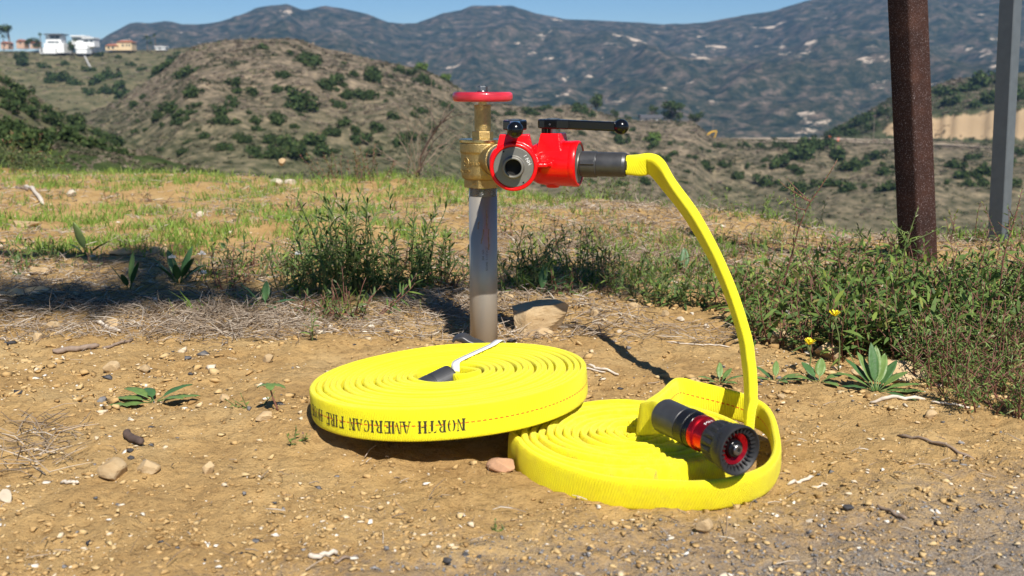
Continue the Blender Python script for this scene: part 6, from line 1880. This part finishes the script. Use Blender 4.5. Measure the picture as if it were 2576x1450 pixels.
broadleaf(450, 725, 'dark broad-leaved weed in the left shadow with seed heads', [(-70, 60, 0.075, 0.010, 0.5, None), (-40, 55, 0.070, 0.010, 0.6, None), (60, 60, 0.080, 0.011, 0.5, None), (85, 50, 0.075, 0.011, 0.6, None), (10, 65, 0.06, 0.009, 0.6, None), (150, 65, 0.09, 0.011, 0.3, None), (-140, 60, 0.085, 0.010, 0.3, None), (110, 45, 0.07, 0.010, 0.5, None)], 'broad_dark', 7)
broadleaf(325, 732, 'spindly weed with curled leaves in the left shadow', [(-60, 65, 0.070, 0.0075, 0.4, None), (60, 68, 0.072, 0.0075, 0.4, None), (0, 60, 0.055, 0.007, 0.7, None), (170, 75, 0.085, 0.007, 0.2, 'broad')], 'broad_dark', 8)
broadleaf(218, 640, 'weed with one upright pale leaf at the left', [(-20, 72, 0.10, 0.015, 0.3, 'broad_pale'), (75, 38, 0.09, 0.011, 0.4, None), (-80, 50, 0.05, 0.008, 0.5, None)], 'broad', 9)
broadleaf(1360, 738, 'dark broad-leaved weed in shade right of the pipe', [(70, 50, 0.075, 0.011, 0.5, None), (-60, 55, 0.06, 0.010, 0.5, None), (160, 70, 0.07, 0.010, 0.3, None), (20, 35, 0.05, 0.008, 0.6, None), (100, 40, 0.06, 0.009, 0.5, None)], 'broad_dark', 10)
broadleaf(1720, 690, 'dark broad leaves behind the weeds inside the hose arc', [(60, 60, 0.06, 0.012, 0.4, None), (-60, 60, 0.06, 0.012, 0.4, None), (170, 70, 0.065, 0.012, 0.3, None)], 'broad_dark', 11)
broadleaf(388, 1005, 'flattened wilting weed lying on the left dirt', [(-95, 16, 0.062, 0.0095, 0.5, None), (-120, 32, 0.060, 0.0090, 0.8, None), (-60, 6, 0.058, 0.0095, 0.3, None), (100, 14, 0.060, 0.0070, 0.3, None), (75, 30, 0.045, 0.0080, 0.7, None), (140, 28, 0.060, 0.0070, 0.6, 'broad_dark'), (-150, 25, 0.05, 0.008, 0.6, 'broad_dark')], 'broad', 12, 'wilted_weed')
broadleaf(1072, 738, 'tiny leaf pair left of the pipe', [(-60, 60, 0.03, 0.006, 0.4, None), (70, 60, 0.034, 0.007, 0.4, None)], 'broad_pale', 13)
# drooping seedling with a reddish stem
g0 = gp(700, 1052); sz = gz1(g0.x, g0.y)
t = thing('seedling', 'drooping seedling on a reddish stem left of the neat coil', 'weed', (g0.x, g0.y, sz))
P = spline([(g0.x, g0.y, sz), (g0.x - 0.006, g0.y, sz + 0.018), (g0.x - 0.010, g0.y, sz + 0.034)], 12)
v, f = tube(P, np.linspace(0.0015, 0.001, 12), 6); mk('stem', v, f, M['stem_red'], t, True)
for a, l in ((95, 0.022), (-95, 0.018), (180, 0.018), (20, 0.015)):
    leaf_part(t, P[-1], (math.sin(R(a)), -math.cos(R(a)), 0.25), l, 0.006, 0.9, 'broad', 900 + a, stalk=0.08)
# tiny ground weeds
weed(760, 1100, 0.022, 4, 1.2, 'tiny creeping weed left of the neat coil', 320, (0.008, 0.0016), gap=0.003, base_r=0.02, tint_mu=0.65)
weed(640, 1030, 0.03, 4, 1.2, 'tiny creeping weed beside the drooping seedling', 321, (0.008, 0.0014), gap=0.004, base_r=0.02, tint_mu=0.6)
weed(1275, 1335, 0.016, 3, 1.2, 'tiny green sprig in the centre foreground', 322, (0.008, 0.0014), gap=0.003, base_r=0.012, tint_mu=0.6)


# flowers and seed heads
def flower(u, v, ub, vb, label, seed, y_off=0.0):
    g = gp(ub, vb); g = np.array((g.x, g.y, gz1(g.x, g.y)))
    hd = np.array(at_y(u, v, g[1] + y_off))
    rg = np.random.default_rng(seed)
    t = thing('yellow_flower', label, 'flower', g)
    P = spline([g, (g + hd) / 2 + (0.004, 0, 0.004), hd - (0, 0, 0.004)], 14)
    vv, ff = tube(P, np.linspace(0.0013, 0.0009, 14), 6); mk('stem', vv, ff, M['stem_green'], t, True)
    vv, ff = lathe([(0.0010, -0.010), (0.0030, -0.008), (0.0036, -0.003), (0.0030, 0.0)], 12, hd); mk('calyx', vv, ff, M['stem_green'], t, True)
    V, F = [], []
    for k in range(26):
        a = 2 * math.pi * k / 26 + rg.normal(0, 0.06); e = R(rg.uniform(28, 62)); ln = 0.0115 * rg.uniform(0.8, 1.05)
        d = np.array((math.cos(a) * math.cos(e), math.sin(a) * math.cos(e), math.sin(e))); s = np.array((-math.sin(a), math.cos(a), 0)) * 0.0011
        k0 = len(V); p0 = hd + d * 0.001
        V += [p0 - s * 0.6, p0 + s * 0.6, p0 + d * ln + s, p0 + d * ln - s]; F.append((k0, k0 + 1, k0 + 2, k0 + 3))
    mk('petals', V, F, M['petal'], t)


flower(2100, 797, 2110, 925, 'yellow dandelion-like flower on the taller stem above the rosette', 1)
flower(2036, 869, 2030, 945, 'yellow half-closed flower on the shorter stem left of the rosette', 2)


def seed_head(u, v, ub, vb, label, seed):
    g = gp(ub, vb); g = np.array((g.x, g.y, gz1(g.x, g.y)))
    hd = np.array(at_y(u, v, g[1])); rg = np.random.default_rng(seed)
    t = thing('seed_head', label, 'seed head', g)
    P = spline([g, (g + hd) / 2 + (0.003, 0, 0), hd], 12)
    vv, ff = tube(P, np.linspace(0.0011, 0.0008, 12), 5); mk('stem', vv, ff, M['stem_green'], t, True)
    V, F = [], []
    for k in range(90):
        d = rg.normal(size=3); d[2] = abs(d[2]) * 0.8 - 0.1; d /= np.linalg.norm(d); s = np.cross(d, rg.normal(size=3)); s /= np.linalg.norm(s); s *= 0.0005
        k0 = len(V); L_ = 0.0085 * rg.uniform(0.7, 1.1)
        V += [hd - s * 0.3, hd + s * 0.3, hd + d * L_ + s, hd + d * L_ - s]; F.append((k0, k0 + 1, k0 + 2, k0 + 3))
    tag(mk('fluff', V, F, M['fluff'], t), kind='stuff')


seed_head(433, 649, 440, 725, 'white fluffy seed head, leftmost in the left shadow', 1)
seed_head(511, 688, 480, 728, 'white fluffy seed head, lowest in the left shadow', 2)
seed_head(508, 640, 490, 720, 'white fluffy seed head, highest in the left shadow', 3)
seed_head(751, 640, 745, 735, 'white fluffy seed head among the bushy weeds', 4)


# ------------------------------------------------------------------ dead brush, sticks, leaf
def dead_brush(u, v, label, seed, spec):
    g = gp(u, v); g = np.array((g.x, g.y, gz1(g.x, g.y)))
    rg = np.random.default_rng(seed)
    t = thing('dead_shrub', label, 'shrub', g)
    for (tu, tv, r0, mat, nside) in spec:
        tip = np.array(at_y(tu, tv, g[1] + rg.normal(0, 0.12)))
        mid = (g + tip) / 2 + np.array((rg.normal(0, 0.03), rg.normal(0, 0.03), 0.02))
        P = spline([g, mid, tip], 14) + rg.normal(0, 0.004, (14, 3)); P[0] = g
        parts = [tube(P, np.linspace(r0, r0 * 0.3, 14), 6)]
        for k in range(nside):
            i = rg.integers(4, 12); d = P[i] - P[i - 2]; d /= np.linalg.norm(d); d = d + rg.normal(0, 0.5, 3); d /= np.linalg.norm(d)
            ln = rg.uniform(0.08, 0.22)
            parts.append(tube(spline([P[i], P[i] + d * ln * 0.5 + rg.normal(0, 0.012, 3), P[i] + d * ln + rg.normal(0, 0.03, 3)], 8), np.linspace(r0 * 0.4, r0 * 0.12, 8), 4))
        vv, ff = join(parts); mk('branch', vv, ff, M[mat], t, True)


dead_brush(1048, 440, 'leafless dry shrub with pale twigs on the crest left of the brass valve', 5,
           [(1148, 272, 0.0075, 'twig_dark', 5), (1130, 315, 0.0045, 'twig_dark', 4), (1170, 330, 0.003, 'twig', 4), (1010, 275, 0.0022, 'twig', 4), (960, 290, 0.002, 'twig', 4), (985, 235, 0.0018, 'twig', 4), (1085, 195, 0.0018, 'twig', 5), (1100, 250, 0.002, 'twig', 5),
            (900, 345, 0.0022, 'twig', 3), (930, 390, 0.002, 'twig', 3), (1060, 290, 0.0022, 'twig', 4), (1165, 215, 0.0018, 'twig', 4), (1120, 360, 0.0028, 'twig', 4), (1185, 290, 0.002, 'twig', 3)])
# (bleached root lies flat, see the sticks)


def stick(u0, v0, u1, v1, r0, mat, label, seed, name='stick', flat=1.0):
    a = gp(u0, v0); b_ = gp(u1, v1); rg = np.random.default_rng(seed)
    P = np.linspace(np.array(a), np.array(b_), 12); P[:, :2] += np.cumsum(rg.normal(0, 0.0012, (12, 2)), 0)
    P[:, 2] = gz(P[:, 0], P[:, 1]) + r0 * 0.9 + 0.001
    vv, ff = tube(P, r0 * np.concatenate([[0.5], rg.uniform(0.8, 1.1, 10), [0.4]]), 7)
    c = P.mean(0)
    o = mk(name, vv, ff, M[mat], smooth=True); o.data.transform(Matrix.Translation(-Vector(c))); o.location = c
    tag(o, label, 'stick')


stick(62, 472, 112, 512, 0.009, 'wood_pale', 'bleached dead root lying in the grass at the left', 20)
stick(40, 478, 70, 492, 0.006, 'twig', 'grey dead root beside the bleached one at the left', 21)
stick(2257, 1106, 2451, 1166, 0.0019, 'twig', 'long thin dark twig on the dirt at the right', 1)
stick(2206, 1272, 2262, 1313, 0.0020, 'twig', 'short brown stick in the right foreground', 2)
stick(1974, 1207, 2046, 1190, 0.0020, 'wood_pale', 'pale straw splinter right of the nozzle', 3)
stick(2044, 1213, 2104, 1216, 0.0013, 'wood_pale', 'thin pale straw further right of the nozzle', 4)
stick(136, 891, 256, 878, 0.0050, 'twig', 'weathered grey piece of bark on the left dirt', 5)
stick(256, 880, 330, 862, 0.0026, 'twig', 'brown stick joined to the weathered bark piece at left', 6)
stick(241, 815, 318, 841, 0.0038, 'wood_pale', 'bleached stick slanting across the left litter', 7)
stick(327, 1100, 368, 1138, 0.0055, 'twig_dark', 'curled dark bark beside the black pebbles', 8)
stick(780, 1418, 862, 1412, 0.0024, 'wood_pale', 'pale splinter at the bottom edge left of centre', 9)
stick(845, 1425, 915, 1400, 0.0014, 'twig', 'thin straw beside the bottom pale splinter', 10)
stick(150, 1217, 190, 1226, 0.0020, 'wood_pale', 'short white splinter in the left foreground', 11)
stick(2190, 1012, 2330, 1020, 0.0026, 'wood_pale', 'long pale splinter below the rosette', 12)
stick(2335, 1022, 2420, 1034, 0.0016, 'wood_pale', 'pale straw right of the long splinter below the rosette', 13)
stick(1395, 925, 1520, 945, 0.0014, 'wood_pale', 'thin pale straw behind the coils', 14)
stick(1480, 930, 1560, 950, 0.0022, 'wood_pale', 'pale splinter just behind the loose coil', 15)
stick(1680, 855, 1840, 870, 0.0012, 'wood_pale', 'long thin straw inside the foot of the hose arc', 16)
stick(340, 745, 560, 790, 0.0022, 'twig_dark', 'long dark twig lying through the left shadow', 17)
stick(1140, 735, 1300, 722, 0.0016, 'wood_pale', 'pale thin twig behind the steel pipe', 18)
g0 = gp(68, 765)
t = thing('dead_leaf', 'long tan dead leaf on the ground at the left edge', 'leaf', (g0.x, g0.y, gz1(g0.x, g0.y)))
a = gp(-10, 772); b_ = gp(140, 750); dd = np.array(b_ - a); n = 14; V = []
sd = np.array((-dd[1], dd[0], 0)); sd /= np.linalg.norm(sd)
for i in range(n):
    q = i / (n - 1); c = np.array(a) + dd * q; w = 0.014 * math.sin(math.pi * min(1, 0.12 + q * 0.88)) ** 0.7 + 0.0005
    for k in (-1, 0, 1): V.append(c + sd * w * k + np.array((0, 0, gz1(c[0], c[1]) + 0.010 + 0.006 * k * math.sin(q * 3) + 0.003 * abs(k))))
o = mk('blade', V, [(i * 3 + k, i * 3 + k + 1, (i + 1) * 3 + k + 1, (i + 1) * 3 + k) for i in range(n - 1) for k in range(2)], M['dead_leaf'], t, True)
so = o.modifiers.new('s', 'SOLIDIFY'); so.thickness = 0.0006
vv, ff = tube([V[i * 3 + 1] + np.array((0, 0, 0.0008)) for i in range(n)], 0.0008, 5); mk('midrib', vv, ff, M['wood_pale'], t, True)


# ------------------------------------------------------------------ unseen tree added left of the viewer to cast the shade on the ground
TB = np.array((-1.75, 0.1, gz1(-1.75, 0.1)))
tree = thing('added_shade_tree', 'tree added outside the picture to cast the broken shade behind the pipe', 'tree', TB)
SH = [(20, 740, .13), (110, 765, .13), (210, 760, .12), (310, 750, .13), (410, 742, .14), (495, 748, .11), (345, 655, .12), (395, 638, .09), (430, 690, .14), (600, 752, .09), (690, 750, .08), (820, 745, .08), (960, 742, .09), (1080, 735, .10),
      (1310, 705, .10), (1380, 675, .11), (1440, 690, .12), (1490, 720, .10)]  # ground spots to be shaded; leaf clumps are set up-sun of each
rg = np.random.default_rng(31)
sunv = np.array(SUN)
V, F, T = [], [], []
tips = []
for (u, v_, r_) in SH:
    g_ = np.array(gp(u, v_)); hgt_ = rg.uniform(2.9, 3.5)
    c = g_ + sunv * (hgt_ / sunv[2]); tips.append(c)
    for k in range(int(280 * (r_ / 0.14) ** 2)):
        d = rg.normal(0, 0.5, 3) * r_ * np.array((1.2, 1.0, 0.9))
        q = c + d
        a_ = rg.normal(size=3); a_ /= np.linalg.norm(a_); b_ = np.cross(a_, rg.normal(size=3)); b_ /= np.linalg.norm(b_)
        k0 = len(V); s_ = rg.uniform(0.022, 0.04)
        V += [q - a_ * s_, q + b_ * s_ * 0.3, q + a_ * s_, q - b_ * s_ * 0.3]; F.append((k0, k0 + 1, k0 + 2, k0 + 3)); T += [float(rg.uniform(0.2, 0.8))] * 4
tag(mk('crown', V, F, M['bush'], tree, tint=T), kind='stuff')
tips = np.array(tips); tips = tips[np.argsort(tips[:, 0])]
parts = [tube(spline([TB - (0, 0, 0.1), TB + (0.05, 0.02, 1.6), TB + (0.25, 0.1, 3.0)], 14), np.linspace(0.14, 0.08, 14), 10)]
fork = TB + np.array((0.25, 0.1, 3.0))
limb = spline([fork, tips[2] * 0.5 + fork * 0.5 + (0, 0, 0.15), tips[2], tips[7], tips[12], tips[-1]], 40)
parts.append(tube(limb, np.linspace(0.05, 0.008, 40), 8))
for c in tips:
    i_ = int(np.argmin(np.linalg.norm(limb - c, axis=1))); i_ = max(i_ - 3, 0)
    parts.append(tube(spline([limb[i_], (limb[i_] + c) / 2 + (0, 0, 0.03), c], 8), np.linspace(0.008, 0.003, 8), 5))
v, f = join(parts); mk('trunk', v, f, M['bark'], tree, True)

# ------------------------------------------------------------------ air
v, f = boxv((-4400, -60, -130), (4400, 4500, 560))
hz = mk('haze', v, f)
m = bpy.data.materials.new('haze_air'); m.use_nodes = True
nt = m.node_tree
nt.nodes.remove(nt.nodes['Principled BSDF'])
pv = nt.nodes.new('ShaderNodeVolumePrincipled')
pv.inputs['Color'].default_value = (0.32, 0.57, 1.0, 1)
pv.inputs['Density'].default_value = 0.000085
pv.inputs['Anisotropy'].default_value = 0.0
nt.links.new(pv.outputs[0], nt.nodes['Material Output'].inputs['Volume'])
hz.data.materials.append(m)
tag(hz, 'thin blue haze filling the air over the valley', 'haze', kind='stuff')
